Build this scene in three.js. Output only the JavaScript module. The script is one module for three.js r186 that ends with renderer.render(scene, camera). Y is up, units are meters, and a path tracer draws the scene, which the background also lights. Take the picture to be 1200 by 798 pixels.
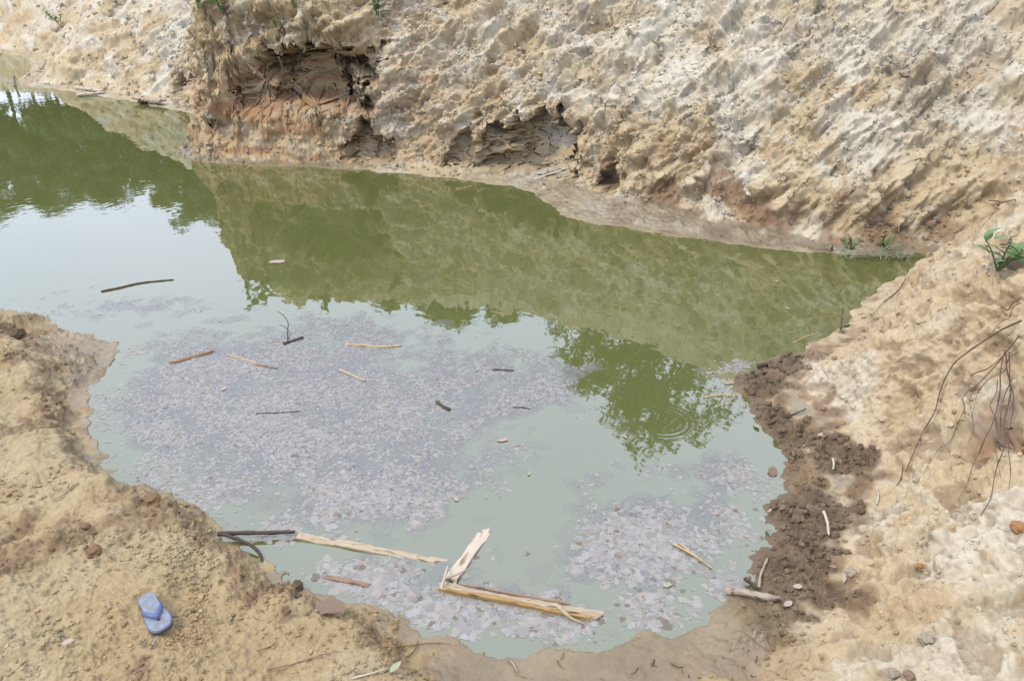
import * as THREE from 'three';
import { mergeGeometries } from 'three/addons/utils/BufferGeometryUtils.js';
import { createNoise2D, createNoise3D } from 'simplex-noise';

// ---------------------------------------------------------------- camera, sky, sun, exposure
const PITCH = THREE.MathUtils.degToRad(27), F = 906, CX = 600, CY = 399, EYE = new THREE.Vector3(0, 3, 0);
const scene = new THREE.Scene();
const camera = new THREE.PerspectiveCamera(2 * Math.atan(CY / F) * 180 / Math.PI, 1200 / 798, 0.05, 900);
camera.position.copy(EYE);
camera.rotation.set(-PITCH, 0, 0);
const renderer = new THREE.WebGLRenderer({ antialias: true });
renderer.toneMapping = THREE.LinearToneMapping;
renderer.toneMappingExposure = 1.9;
renderer.shadowMap.enabled = true;
{ // overcast sky: even, bluish white, a little brighter upwards, with soft cloud mottling
  const W = 512, Hh = 256, data = new Float32Array(W * Hh * 4), n = createNoise3D(rng(5));
  for (let j = 0; j < Hh; j++) for (let i = 0; i < W; i++) {
    const el = ((j + 0.5) / Hh - 0.5) * Math.PI, az = (i + 0.5) / W * 2 * Math.PI;
    const dx = Math.cos(el) * Math.cos(az), dy = Math.sin(el), dz = Math.cos(el) * Math.sin(az);
    const c = 0.5 + 0.5 * (n(dx * 1.6, dy * 3.2, dz * 1.6) * 0.6 + n(dx * 4, dy * 8, dz * 4) * 0.3);
    const up = Math.max(0, dy), b = (0.99 + 0.1 * up) * (0.94 + 0.12 * c), k = (j * W + i) * 4;
    data[k] = b * (0.88 + 0.04 * c); data[k + 1] = b * 0.995; data[k + 2] = b * (1.27 - 0.04 * c); data[k + 3] = 1;
    if (dy < 0) { data[k] = 0.42; data[k + 1] = 0.4; data[k + 2] = 0.34; }
  }
  const t = new THREE.DataTexture(data, W, Hh, THREE.RGBAFormat, THREE.FloatType);
  t.mapping = THREE.EquirectangularReflectionMapping; t.magFilter = THREE.LinearFilter; t.needsUpdate = true;
  scene.background = t; scene.environment = t;
}
const sun = new THREE.DirectionalLight(0xfff0d2, 1.5);
sun.position.set(-15, 26, 1); sun.target.position.set(0, 0, -8);
sun.castShadow = true; sun.shadow.radius = 20; sun.shadow.mapSize.set(2048, 2048);
Object.assign(sun.shadow.camera, { left: -30, right: 30, top: 30, bottom: -30, near: 1, far: 120 });
scene.add(sun, sun.target);

// ---------------------------------------------------------------- helpers
function rng(a) { return () => { a = (a + 0x6d2b79f5) | 0; let t = Math.imul(a ^ (a >>> 15), 1 | a); t = (t + Math.imul(t ^ (t >>> 7), 61 | t)) ^ t; return ((t ^ (t >>> 14)) >>> 0) / 4294967296; }; }
const clamp = (x, a = 0, b = 1) => x < a ? a : x > b ? b : x;
const sstep = (a, b, x) => { const t = clamp((x - a) / (b - a)); return t * t * (3 - 2 * t); };
const lerp = (a, b, t) => a + (b - a) * t;
const n3 = createNoise3D(rng(11)), n2 = createNoise2D(rng(12)), m3 = createNoise3D(rng(13));
const fbm = (x, y, z, o) => { let s = 0, a = 1; for (let i = 0; i < o; i++) { s += a * n3(x, y, z); x = x * 2.03 + 7.1; y = y * 2.03 + 3.3; z = z * 2.03 + 5.7; a *= 0.5; } return s; };
const hash = (i, j, k, s) => { let h = Math.imul(i, 374761393) ^ Math.imul(j, 668265263) ^ Math.imul(k, 2147483647 - 1640531) ^ Math.imul(s, 974634777); h = Math.imul(h ^ (h >>> 13), 1274126177); h ^= h >>> 16; h = Math.imul(h, 2246822519); return ((h ^ (h >>> 15)) >>> 0) / 4294967296; };
let clodId = 0;
function clods(x, y, z, size, share) {      // rounded lumps of earth half sunk in the surface; height in metres, clodId tells them apart
  const X = x / size, Y = y / size, Z = z / size, i0 = Math.floor(X - 0.5), j0 = Math.floor(Y - 0.5), k0 = Math.floor(Z - 0.5); let best = 0; clodId = 0;
  for (let i = i0; i < i0 + 2; i++) for (let j = j0; j < j0 + 2; j++) for (let k = k0; k < k0 + 2; k++) {
    const a = hash(i, j, k, 1); if (a > share) continue;
    const b = hash(i, j, k, 2), c = hash(i, j, k, 3), e = hash(i, j, k, 4), R = 0.2 + 0.28 * b * b;
    const dx = X - i - 0.3 - 0.4 * c, dy = (Y - j - 0.3 - 0.4 * e) * 1.15, dz = Z - k - 0.3 - 0.4 * hash(i, j, k, 5), q = dx * dx + dy * dy + dz * dz;
    if (q > R * R * 1.4) continue;
    const v = R * R - q * (1 + 0.45 * n3(dx * 4 / R * 0.5 + i * 3.1, dy * 2 / R + j, dz * 2 / R + k));
    if (v > best) { best = v; clodId = 0.001 + b * 0.3 + c * 0.69; }
  }
  return Math.sqrt(best) * size;
}
const flaky = (v) => { const f = Math.floor(v), t = v - f; return f + sstep(0.72, 1, t); };    // flat flakes parted by small scarps
const sinP = Math.sin(PITCH), cosP = Math.cos(PITCH);
const rayDir = (px, py) => { const a = (px - CX) / F, b = (CY - py) / F; return [a, -sinP + b * cosP, -cosP - b * sinP]; };
const onPlane = (px, py, y = 0) => { const d = rayDir(px, py), t = (y - EYE.y) / d[1]; return [d[0] * t, d[2] * t]; };   // where a sight line meets the level y
const toPix = (x, y, z) => { const ry = y - EYE.y, dep = -ry * sinP - z * cosP, v = ry * cosP - z * sinP; return [CX + F * x / dep, CY - F * v / dep, dep]; };
const lin = (r, g, b, k = 0.43) => { const c = new THREE.Color().setRGB(r / 255, g / 255, b / 255, THREE.SRGBColorSpace); return [c.r * k, c.g * k, c.b * k]; };
const used = new Map();
const numbered = (name) => { const n = used.get(name) || 0; used.set(name, n + 1); return n ? name + '_' + String(n).padStart(3, '0') : name; };
const shade = (o) => { o.traverse((m) => { if (m.isMesh) { m.castShadow = true; m.receiveShadow = true; } }); return o; };
function struct(name, geo, mat) { const m = new THREE.Mesh(geo, mat); m.name = numbered(name); m.userData.kind = 'structure'; m.castShadow = m.receiveShadow = true; scene.add(m); return m; }
function tag(o, label, category, group, kind) { o.userData.label = label; o.userData.category = category; if (group) o.userData.group = group; if (kind) o.userData.kind = kind; return o; }
function thing(name, label, category, pos = [0, 0, 0], group) { const g = new THREE.Group(); g.name = numbered(name); g.position.set(...pos); tag(g, label, category, group); scene.add(g); return g; }
function part(parent, name, geo, mat) { const m = new THREE.Mesh(geo, mat); m.name = name; m.castShadow = m.receiveShadow = true; parent.add(m); return m; }
function single(name, geo, mat, label, category, pos, group) { const m = new THREE.Mesh(geo, mat); m.name = numbered(name); m.castShadow = m.receiveShadow = true; if (pos) m.position.set(...pos); tag(m, label, category, group); scene.add(m); return m; }

// ---------------------------------------------------------------- the shore of the pond and the banks round it
// outline points: seen positions on the level of the water, then keys [shelf width, shelf rise, cliff height, cliff depth, slope, top, far, cliffy, right, near, mud]
const K = {
  chan: [0.5, 0.10, 0.2, 0.5, 0.75, 2.1, 0.8, 0.2, 0, 0, 0.3],
  farl: [0.5, 0.06, 0.3, 0.3, 0.85, 3.1, 0.85, 0.15, 0, 0, 0.35],
  back: [0.3, 0.06, 0.6, 0.3, 0.90, 2.8, 0.7, 0.3, 0, 0, 0.3],
  prom: [0.20, 0.25, 2.1, 0.45, 0.80, 3.5, 0, 1, 0, 0, 0.8],
  pro2: [0.20, 0.25, 0.9, 0.45, 0.90, 3.5, 0.4, 0.6, 0, 0, 0.25],
  gull: [0.30, 0.20, 0.35, 0.40, 0.74, 3.6, 0.75, 0.25, 0, 0, 0.25],
  cave: [0.45, 0.10, 0.75, 0.4, 1.0, 4.0, 0.9, 0.1, 0, 0, 0.6],
  main: [1.15, 0.07, 0.55, 0.4, 1.02, 5.7, 1, 0, 0, 0, 0.9],
  mai2: [0.65, 0.08, 0.35, 0.4, 1.0, 6.3, 1, 0, 0, 0, 0.8],
  corn: [0.25, 0.10, 0.25, 0.3, 0.9, 5.4, 0.9, 0, 0.1, 0, 0.5],
  spur: [0.06, 0.30, 0.08, 0.2, 1.35, 5.0, 0, 0, 1, 0, 0.12],
  righ: [0.45, 0.22, 0.12, 0.3, 0.74, 4.2, 0, 0, 1, 0, 1],
  rig2: [0.30, 0.12, 0.12, 0.3, 0.50, 3.0, 0, 0, 1, 0, 1],
  bott: [0.35, 0.05, 0.05, 0.2, 0.20, 1.2, 0, 0, 0.15, 0.85, 0.9],
  nea1: [0.04, 0.15, 0.12, 0.15, 0.15, 1.2, 0, 0, 0, 1, 0.7],
  nea2: [0.06, 0.15, 0.16, 0.18, 0.12, 1.2, 0, 0, 0, 1, 0.8],
  spit: [0.45, 0.14, 0.2, 0.22, 0.10, 1.2, 0, 0, 0, 1, 0.7],
  nlef: [0.18, 0.10, 0.22, 0.3, 0.12, 1.2, 0, 0, 0, 1, 0.4],
};
const OUT = [ // px, py, key
  [-40, 58, 'chan'], [0, 62], [28, 67, 'chan'], [36, 80], [20, 98, 'farl'], [60, 104], [100, 110], [150, 118], [200, 128, 'farl'], [232, 136, 'back'], [240, 150, 'back'], [217, 166, 'prom'],
  [207, 178], [222, 187], [260, 192], [330, 195], [405, 198, 'prom'], [432, 200, 'pro2'], [470, 203, 'gull'], [510, 207, 'pro2'], [560, 213, 'cave'], [610, 221, 'cave'], [640, 235], [655, 250, 'main'],
  [690, 261], [740, 268, 'main'], [800, 278, 'mai2'], [860, 286], [920, 294, 'mai2'], [975, 298, 'corn'], [1020, 300], [1052, 300, 'corn'], [1090, 296], [1125, 298, 'corn'], [1105, 312], [1060, 322, 'spur'], [1030, 338], [1003, 368],
  [980, 393, 'spur'], [940, 410], [905, 419], [876, 431, 'righ'], [864, 448], [873, 470], [889, 492], [907, 516], [925, 541], [921, 562, 'righ'], [906, 590], [897, 615], [894, 640, 'rig2'], [884, 668],
  [868, 692, 'rig2'], [848, 716], [818, 735, 'bott'], [780, 745], [720, 755], [660, 765], [600, 768], [560, 764, 'bott'], [520, 752], [470, 733, 'nea1'], [430, 715], [390, 702], [350, 683], [310, 655, 'nea1'],
  [270, 630], [235, 606], [200, 586], [165, 568, 'nea2'], [140, 552], [120, 535], [108, 515], [103, 490, 'nea2'], [108, 465], [120, 442], [136, 418, 'spit'], [146, 408], [120, 402], [95, 395, 'spit'], [70, 386, 'nlef'], [40, 372], [0, 358], [-60, 337, 'nlef'],
];
const shore = OUT.map(([px, py, k]) => [...onPlane(px, py), k]);
shore.push([-9.5, -9, 'nlef'], [-16, -14, 'nlef'], [-30, -24, 'nlef'], [-38, -34, 'chan'], [-30, -36, 'chan'], [-24, -30, 'chan']);
const NP = K.chan.length;
{ // fill in the keys along the outline
  const at = [0];
  for (let i = 1; i < shore.length; i++) at.push(at[i - 1] + Math.hypot(shore[i][0] - shore[i - 1][0], shore[i][1] - shore[i - 1][1]));
  let a = 0;
  for (let i = 0; i < shore.length; i++) {
    if (shore[i][2]) { a = i; shore[i][3] = K[shore[i][2]]; continue; }
    let b = i; while (!shore[b][2]) b++;
    const t = (at[i] - at[a]) / (at[b] - at[a]);
    shore[i][3] = K[shore[a][2]].map((v, k) => lerp(v, K[shore[b][2]][k], t));
  }
}
// resample with a Catmull-Rom spline
const pts = [];
{
  const n = shore.length;
  for (let i = 0; i < n; i++) {
    const [p0, p1, p2, p3] = [0, 1, 2, 3].map((k) => shore[(i + k - 1 + n) % n]);
    const len = Math.hypot(p2[0] - p1[0], p2[1] - p1[1]), m = Math.max(1, Math.round(len / 0.16));
    for (let j = 0; j < m; j++) {
      const t = j / m, c = (a, b, cc, d) => 0.5 * (2 * b + (cc - a) * t + (2 * a - 5 * b + 4 * cc - d) * t * t + (3 * b - a - 3 * cc + d) * t * t * t);
      pts.push({ x: c(p0[0], p1[0], p2[0], p3[0]), z: c(p0[1], p1[1], p2[1], p3[1]), k: p1[3].map((v, q) => lerp(v, p2[3][q], t)), l: len / m });
    }
  }
}
// grid of signed distance (positive on land) and blended keys
const GX0 = -44, GZ0 = -52, GC = 0.08, GW = 750, GH = 725, grid = new Float32Array(GW * GH * (NP + 1));
{
  const N = pts.length, X = Float64Array.from(pts, (p) => p.x), Z = Float64Array.from(pts, (p) => p.z), L = Float64Array.from(pts, (p) => p.l), KK = Float64Array.from(pts.flatMap((p) => p.k)), D2 = new Float64Array(N), acc = new Float64Array(NP);
  function nearest(x, z) { let best = 1e9, bk = 0; for (let k = 0; k < N; k++) { const dx = x - X[k], dz = z - Z[k], q = dx * dx + dz * dz; D2[k] = q; if (q < best) { best = q; bk = k; } } return bk; }
  function blend(reach) { let sw = 0; acc.fill(0); for (let k = 0; k < N; k++) { const q = D2[k]; if (q > reach) continue; const w = L[k] / ((q + 0.03) * (q + 0.03)), o = k * NP; sw += w; for (let p = 0; p < NP; p++) acc[p] += w * KK[o + p]; } return sw; }
  function segment(x, z, a) { const b = (a + 1) % N, ex = X[b] - X[a], ez = Z[b] - Z[a], t = Math.min(1, Math.max(0, ((x - X[a]) * ex + (z - Z[a]) * ez) / (ex * ex + ez * ez + 1e-9))), u = x - X[a] - t * ex, v = z - Z[a] - t * ez; return u * u + v * v; }
  function cell(x, z, inside, o) {
    const bk = nearest(x, z), best = D2[bk], sw = blend(best * 6 + 0.6), dd = Math.min(best, segment(x, z, bk), segment(x, z, (bk - 1 + N) % N));
    grid[o] = (inside ? -1 : 1) * Math.sqrt(dd);
    for (let p = 0; p < NP; p++) grid[o + 1 + p] = acc[p] / sw;
  }
  for (let j = 0; j < GH; j++) {
    const z = GZ0 + j * GC, cross = [];
    for (let k = 0; k < N; k++) { const k2 = (k + 1) % N; if ((Z[k] > z) !== (Z[k2] > z)) cross.push(X[k] + (z - Z[k]) / (Z[k2] - Z[k]) * (X[k2] - X[k])); }
    cross.sort((a, b) => a - b);
    for (let i = 0, c = 0; i < GW; i++) { const x = GX0 + i * GC; while (c < cross.length && cross[c] < x) c++; cell(x, z, c % 2 === 1, (j * GW + i) * (NP + 1)); }
  }
}
const Q = new Float64Array(NP + 1);   // d, then the keys
function look(x, z) {
  const gx = clamp((x - GX0) / GC, 0, GW - 1.001), gz = clamp((z - GZ0) / GC, 0, GH - 1.001), i = Math.floor(gx), j = Math.floor(gz), u = gx - i, v = gz - j;
  const a = (j * GW + i) * (NP + 1), b = a + NP + 1, c = a + GW * (NP + 1), d = c + NP + 1, w0 = (1 - u) * (1 - v), w1 = u * (1 - v), w2 = (1 - u) * v, w3 = u * v;
  for (let p = 0; p <= NP; p++) Q[p] = grid[a + p] * w0 + grid[b + p] * w1 + grid[c + p] * w2 + grid[d + p] * w3;
  Q[0] += (n2(x * 1.7, z * 1.7) * 0.05 + n2(x * 5, z * 5 + 40) * 0.022 + n2(x * 12, z * 12 + 9) * 0.014 + n2(x * 31, z * 31) * 0.007) ;
  return Q;
}
function height(x, z) {
  const q = look(x, z), d = q[0];
  if (d <= 0) return -0.5 * (1 - Math.exp(d * 0.45));
  const sh = q[1], rise = q[2], cH = q[3], cW = q[4], sl = q[5], top = q[6];
  let y = rise * Math.min(d, sh), e = d - sh;
  if (e > 0) {
    y += cH * sstep(0, cW, e) + sl * Math.max(0, e - cW * 0.5) * sstep(0, cW * 1.5, e);
    const over = y - top, r = 0.5;          // rounded shoulder at the top
    if (over > -r) y = over > r ? top + 0.02 * (e) * 0 : y - (over + r) * (over + r) / (4 * r);
  }
  return y;
}
// hollows and overhangs washed out of the far bank: [px, py of the foot, half width m, low m, high m, depth m]
const HOLLOWS = [
  [603, 214, 0.78, -0.2, 0.95, 0.62], [566, 210, 0.4, -0.2, 0.62, 0.35], [524, 206, 0.23, -0.1, 0.62, 0.34], [421, 197, 0.42, -0.1, 0.62, 0.42], [681, 240, 0.2, -0.1, 0.36, 0.4],
  [350, 194, 0.78, 0.85, 1.62, 0.95], [300, 192, 0.55, 0.75, 1.3, 0.4], [245, 190, 0.3, 0.3, 0.7, 0.12], [187, 122, 0.32, 0.0, 0.6, 0.4], [226, 130, 0.3, 0.0, 0.5, 0.35],
].map(([px, py, w, lo, hi, dep]) => { const [x, z] = onPlane(px, py); return { x, z, w, lo, hi, dep }; });
const A0 = onPlane(450, 201), A1 = onPlane(1000, 300), TL = Math.hypot(A1[0] - A0[0], A1[1] - A0[1]);
const TX = (A1[0] - A0[0]) / TL, TZ = (A1[1] - A0[1]) / TL;   // along the far bank
const RECESS = [[1190, 505, 0.34, 0.2], [1050, 488, 0.12, 0.07], [1185, 262, 0.25, 0.1]];
const GREY = [[1085, 100, 0.55], [1120, 75, 0.4], [1060, 80, 0.35], [960, 30, 0.5], [545, 60, 0.3], [430, 70, 0.3], [1130, 30, 0.3]];

console.log('grid done', pts.length);
// columns of the ground follow sight lines; rows are spread by how large they look
const az = [];
for (let i = 0; i < 24; i++) az.push(-180 + (180 - 50) * i / 24);
for (let i = 0; i < 70; i++) az.push(-50 + 16 * i / 70);
const DENSE = 1120;
for (let i = 0; i < DENSE; i++) { const a = -34 + 68 * i / DENSE, w = 68 / DENSE; az.push(a); if (a > -21.4 && a < -18.8) az.push(a + w / 3, a + w * 2 / 3); }
for (let i = 0; i < 70; i++) az.push(34 + 16 * i / 70);
for (let i = 0; i <= 24; i++) az.push(50 + 130 * i / 24);
const AZ0 = 1.53, ROWS = 820, COLS = az.length, SAMP = 1400;
const rs = Float64Array.from({ length: SAMP }, (_, i) => 0.3 * Math.pow(420 / 0.3, Math.pow(i / (SAMP - 1), 0.92)));
const pos = new Float32Array(COLS * ROWS * 3), col = new Float32Array(COLS * ROWS * 3), reg = new Uint8Array(COLS * ROWS);
{
  const base = [];
  const cum = new Float64Array(SAMP);
  for (let c = 0; c < COLS; c++) {
    const a = az[c] * Math.PI / 180, sx = Math.sin(a), sz = -Math.cos(a);
    let px = 0, py = 0, pz = 0; cum[0] = 0;
    for (let i = 0; i < SAMP; i++) {
      const x = sx * rs[i], z = AZ0 + sz * rs[i], y = height(x, z), d = Q[0];
      if (i) {
        const mx = (x + px) / 2, my = (y + py) / 2 - EYE.y, mz = (z + pz) / 2, D = Math.hypot(mx, my, mz), ex = x - px, ey = y - py, ez = z - pz, l = Math.hypot(ex, ey, ez);
        const along = (ex * mx + ey * my + ez * mz) / D, across = Math.sqrt(Math.max(0, l * l - along * along)), front = along < 0 || ey * 0 + across > 0.02 * l ? 1 : 0.3;
        let w = (across * front + 0.08 * l) / (D + 0.3);
        if (d < -0.25) w *= 0.05;
        const qp = toPix(mx, my + EYE.y, mz);        // few rows where the photograph does not look
        if (qp[2] < 0.4 || qp[1] > 860) w *= 0.1; else if (qp[1] < -70) w *= 0.12;
        if (D > 32) w *= 0.2;
        cum[i] = cum[i - 1] + w;
      }
      px = x; py = y; pz = z;
    }
    const total = cum[SAMP - 1]; let i = 1;
    const list = new Float64Array(ROWS);
    for (let r = 0; r < ROWS; r++) {
      const t = total * r / (ROWS - 1);
      while (i < SAMP - 1 && cum[i] < t) i++;
      list[r] = lerp(rs[i - 1], rs[i], clamp((t - cum[i - 1]) / (cum[i] - cum[i - 1] + 1e-12)));
    }
    base.push(list);
  }
  // even out the rows between neighbouring columns
  for (let pass = 0; pass < 3; pass++) {
    const W = 9, old = base.map((l) => l.slice());
    for (let r = 0; r < ROWS; r++) {
      let sum = 0; for (let c = 94 - W; c <= 94 + W; c++) sum += old[c][r];
      for (let c = 94; c < COLS - 94; c++) { base[c][r] = sum / (2 * W + 1); sum += old[c + W + 1][r] - old[c - W][r]; }
    }
  }
  const P = {
    pale: lin(219, 207, 178, 0.56), white: lin(222, 217, 200, 0.56), tan: lin(206, 182, 140, 0.53), grey: lin(150, 150, 142), dgrey: lin(112, 116, 114), ochre: lin(196, 158, 108), orange: lin(192, 140, 98), rust: lin(166, 116, 76),
    brown: lin(150, 120, 88), sand: lin(214, 191, 152, 0.48), pink: lin(219, 200, 169, 0.48), near: lin(190, 166, 122, 0.47), near2: lin(199, 180, 140, 0.47), dark: lin(122, 98, 72), mud: lin(116, 95, 76), wet: lin(166, 152, 122), wet2: lin(142, 126, 96), wetN: lin(158, 134, 100), bed: lin(94, 98, 52), green: lin(120, 120, 80),
  };
  const mixc = (o, p, t) => { o[0] += (p[0] - o[0]) * t; o[1] += (p[1] - o[1]) * t; o[2] += (p[2] - o[2]) * t; };
  const out = [0, 0, 0];
  const march = ([px, py, r, dep]) => { // where these sight lines meet the slope
    const d = rayDir(px, py); let t = 3; while (t < 30 && EYE.y + d[1] * t > height(d[0] * t, d[2] * t)) t += 0.03; return [d[0] * t, d[2] * t, r, dep];
  };
  const greys = GREY.map(march), recess = RECESS.map(march);
  for (let c = 0; c < COLS; c++) {
    const a = az[c] * Math.PI / 180, sx = Math.sin(a), sz = -Math.cos(a);
    for (let r = 0; r < ROWS; r++) {
      const x0 = sx * base[c][r], z0 = AZ0 + sz * base[c][r], E = 0.05;
      const hx = (height(x0 + E, z0) - height(x0 - E, z0)) / (2 * E), hz = (height(x0, z0 + E) - height(x0, z0 - E)) / (2 * E);
      let y = height(x0, z0);
      const d = Q[0], wF = Q[7], wP = Q[8], wR = Q[9], wN = Q[10], mud = Q[11], shelf = Q[1], top = Q[6];
      const nl = 1 / Math.hypot(hx, 1, hz), steep = 1 - nl;
      let x = x0, z = z0, dn = 0;
      const gl = Math.hypot(hx, hz) + 1e-6, ux = hx / gl, uz = hz / gl;   // uphill
      const dist = Math.hypot(x, y - EYE.y, z), fine = clamp(14 / dist, 0, 1);
      const along0 = x * TX + z * TZ;
      // hollows
      let hollow = 0;
      if (d > 0) for (const hcl of HOLLOWS) {
        const ex = x - hcl.x, ez = z - hcl.z; if (ex * ex + ez * ez > 6.5) continue;
        const al = Math.abs(ex * TX + ez * TZ) * (hcl.lo < 0.4 ? 1 : 1) / hcl.w + 0.2 * n3(x * 2.4, y * 2.4, z * 2.4 + 9) + 0.1 * n3(x * 8, y * 8, z * 8) + 0.05 * n3(x * 20, y * 20, z * 20);
        const arch = hcl.lo < 0.4 ? hcl.hi * (0.9 + 0.3 * n2(along0 * 2.6, hcl.x)) * Math.sqrt(Math.max(0, 1 - al * al * 0.85)) : hcl.hi - 0.08 * n3(x * 4, 3, z * 4);
        const m = (1 - sstep(0.62, 1.1, al)) * sstep(hcl.lo - 0.12, hcl.lo + 0.1, y) * (1 - sstep(arch - 0.07, arch + 0.05, y + 0.05 * n3(x * 7, y * 7, z * 7) + 0.03 * n3(x * 18, y * 18, z * 18))) * sstep(0, 0.12, d - shelf * 0.5);
        hollow = Math.max(hollow, m * hcl.dep);
      }
      x += -0 + ux * hollow * sstep(0.15, 0.6, gl); z += uz * hollow * sstep(0.15, 0.6, gl);
      const onLand = sstep(-0.05, 0.15, d), hol = 1 - 0.55 * sstep(0, 0.25, hollow);
      // shape noise
      const along = x * TX + z * TZ, out1 = -x * TZ + z * TX;
      const land = sstep(shelf * 0.7, shelf + 0.35, d);
      let colF = 0, colR = 0, colN = 0, pits = 0, cid = 0;
      const patch = fbm(x * 0.7, y * 0.7, z * 0.7, 3);
      const farW = wF + wP;
      if (farW > 0.02) {
        const big = fbm(x * 0.9 + 3, y * 1.1, z * 0.9, 3), al2 = along - y * 0.8, str = n3(al2 * 2.6, y * 0.8, out1 * 0.7 + 20), str2 = n3(al2 * 6.5, y * 2.0, out1 * 1.8 + 50), str4 = m3(al2 * 11, y * 2.6, out1 * 2.6), str3 = n3(al2 * 17, y * 9, out1 * 9 + 80);
        const lump = Math.abs(n3(x * 4.5, y * 5.5, z * 4.5)), lump2 = Math.abs(m3(x * 11, y * 13, z * 11)), gr = n3(x * 34, y * 34, z * 34), cl1 = clods(x, y, z, 0.3, 0.13), i1 = clodId, cl2 = clods(x + 5, y, z, 0.13, 0.28), i2 = clodId;
        const rough = sstep(-0.35, 0.5, m3(x * 0.8 + 4, y * 0.8, z * 0.8) + 0.15), fl = flaky((n3(al2 * 1.8, y * 2.2, out1 * 1.6) + 0.5 * m3(al2 * 5, y * 6, out1 * 4)) * 3) / 3, fl2 = flaky((m3(al2 * 7, y * 6, out1 * 5) + 0.4 * n3(x * 16, y * 16, z * 16)) * 2.5) / 2.5, cl4 = clods(x, y + 8, z, 0.075, 0.55), gr2 = m3(x * 19, y * 21, z * 19);
        const terr = n3(along * 1.3, y * 4.2, out1 * 1.3);
        dn += farW * land * hol * (x < -7 ? 0.65 : 1) * (big * 0.15 + str * 0.12 - Math.max(0, str2) * 0.065 + terr * 0.035 + (0.2 + rough * 0.8) * ((lump - 0.3) * 0.025 + (lump2 - 0.3) * 0.018) + (0.1 + 0.9 * rough) * (cl1 * 0.4 + cl2 * 0.6) + fl * 0.05 + fl2 * 0.022 + str4 * 0.02 + (cl4 * 0.6 + str3 * 0.013 + gr * 0.006 + gr2 * 0.006) * (0.25 + rough * 0.9) * fine);
        dn -= farW * land * hol * fine * (clods(al2, y * 0.6, out1 * 0.6, 0.1, 0.32) * 0.9 + clods(al2 + 4, y * 0.6, out1 * 0.6, 0.2, 0.16) * 0.45);
        cid = cl1 > 0.02 ? i1 : cl2 > 0.015 ? i2 : 0;
        dn += wP * land * (n3(along * 1.2, y * 9, out1 * 1.2) * 0.035 + n3(along * 11, y * 1.5, out1 * 11) * 0.03 * sstep(0.2, 0.6, steep));
        colF = rough; pits = str2 * 0.6 + str3 * 0.4;
      }
      if (wR > 0.02) {
        const big = fbm(x * 1.3, y * 1.3, z * 1.3, 3), ru = n3(-uz * 0 + (x * uz - z * ux) * 9, y * 1.8, 3), st = n3((x * 0.8 - z * 0.5) * 6 , y * 10, (x * 0.5 + z * 0.8) * 3), st2 = n3(x * 13, y * 26, z * 13), gr = n3(x * 45, y * 45, z * 45);
        const b1 = Math.abs(m3(x * 5, y * 5, z * 5)), b2 = Math.abs(m3(x * 12, y * 12, z * 12)), cl1 = clods(x, y, z, 0.19, 0.6), i1 = clodId, cl2 = clods(x + 5, y, z, 0.08, 0.55), cl3 = clods(x, y + 3, z, 0.11, 0.14), i3 = clodId;
        const band = (1 - sstep(0.05, 0.62, d + 0.26 * n2(x * 1.6, z * 1.6) + 0.16 * n2(x * 5, z * 5))) * mud;
        const rough = sstep(0.05, 0.5, m3(x * 1.5, y * 1.5, z * 1.5));
        const rill = n3(x * 2.2 - y, y * 2.4, z * 13), rill2 = m3(x * 5 - y * 2, y * 5, z * 30), fl5 = flaky((n3(x * 1.6, y * 1.8, z * 5.5 + 3) + 0.4 * m3(x * 5, y * 5, z * 14)) * 2.5) / 2.5, flr = flaky((n3((x * 0.8 - z * 0.5) * 2.2, y * 3.4, (x * 0.5 + z * 0.8) * 1.6 + 7) + 0.4 * m3(x * 7, y * 11, z * 7)) * 2.5) / 2.5, scars = sstep(0.25, 0.55, n3(x * 2.4, y * 4.5, z * 2.4 + 31));
        dn += wR * onLand * ((1 - band) * land * (big * 0.035 + flr * 0.012 + fl5 * 0.036 + rill * 0.017 + rill2 * 0.009 + st * 0.01 + st2 * 0.011 + gr * 0.006 + (0.35 + rough) * cl3 * 0.6 + rough * (b2 - 0.3) * 0.02 - scars * 0.03) + band * ((b1 - 0.3) * 0.07 + (b2 - 0.3) * 0.04 + cl1 * 0.85 + cl2 * 0.9 + gr * 0.006));
        dn -= wR * land * (1 - band) * (clods(x * 0.6 - y * 0.3, y * 0.6, z, 0.06, 0.25) * 0.7 + clods(x * 0.6 + 7, y * 0.6, z, 0.12, 0.12) * 0.4);
        cid = band > 0.4 ? i1 : cl3 > 0.01 ? i3 : cid;
        for (const [gx, gz, gr, dep] of recess) { const e = Math.hypot(x - gx, z - gz) / gr + 0.25 * n3(x * 4, y * 4, z * 4); if (e < 1.2) dn -= wR * dep * (1 - sstep(0.5, 1.1, e)); }
        colR = band; 
        if (wR > 0.5) pits = st * 0.5 + st2 * 0.5 - scars * 0.8;
      }
      if (wN > 0.02) {
        const big = fbm(x * 1.1, 0, z * 1.1, 3), mid = fbm(x * 4.2, 2, z * 4.2, 3), gr = n3(x * 40, y * 40, z * 40), gr2 = n3(x * 18, y * 18, z * 18), g3 = m3(x * 85, y * 85, z * 85);
        const b1 = Math.abs(m3(x * 4.5, y * 4.5, z * 4.5)), b2 = Math.abs(m3(x * 11, y * 11, z * 11)), cl1 = clods(x, y, z, 0.15, 0.4), i1 = clodId, cl2 = clods(x + 5, y, z, 0.07, 0.45), tread = sstep(0.15, 0.5, n3(x * 3.1, 7, z * 3.1));
        const q0 = n2(x * 2.3 + 50, z * 2.3), lip = sstep(0.05, 0.2, d) * (1 - sstep(0.16, 0.42, d + 0.16 * n2(x * 2, z * 2) - 0.25 * sstep(0.2, 0.4, shelf)));
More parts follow.
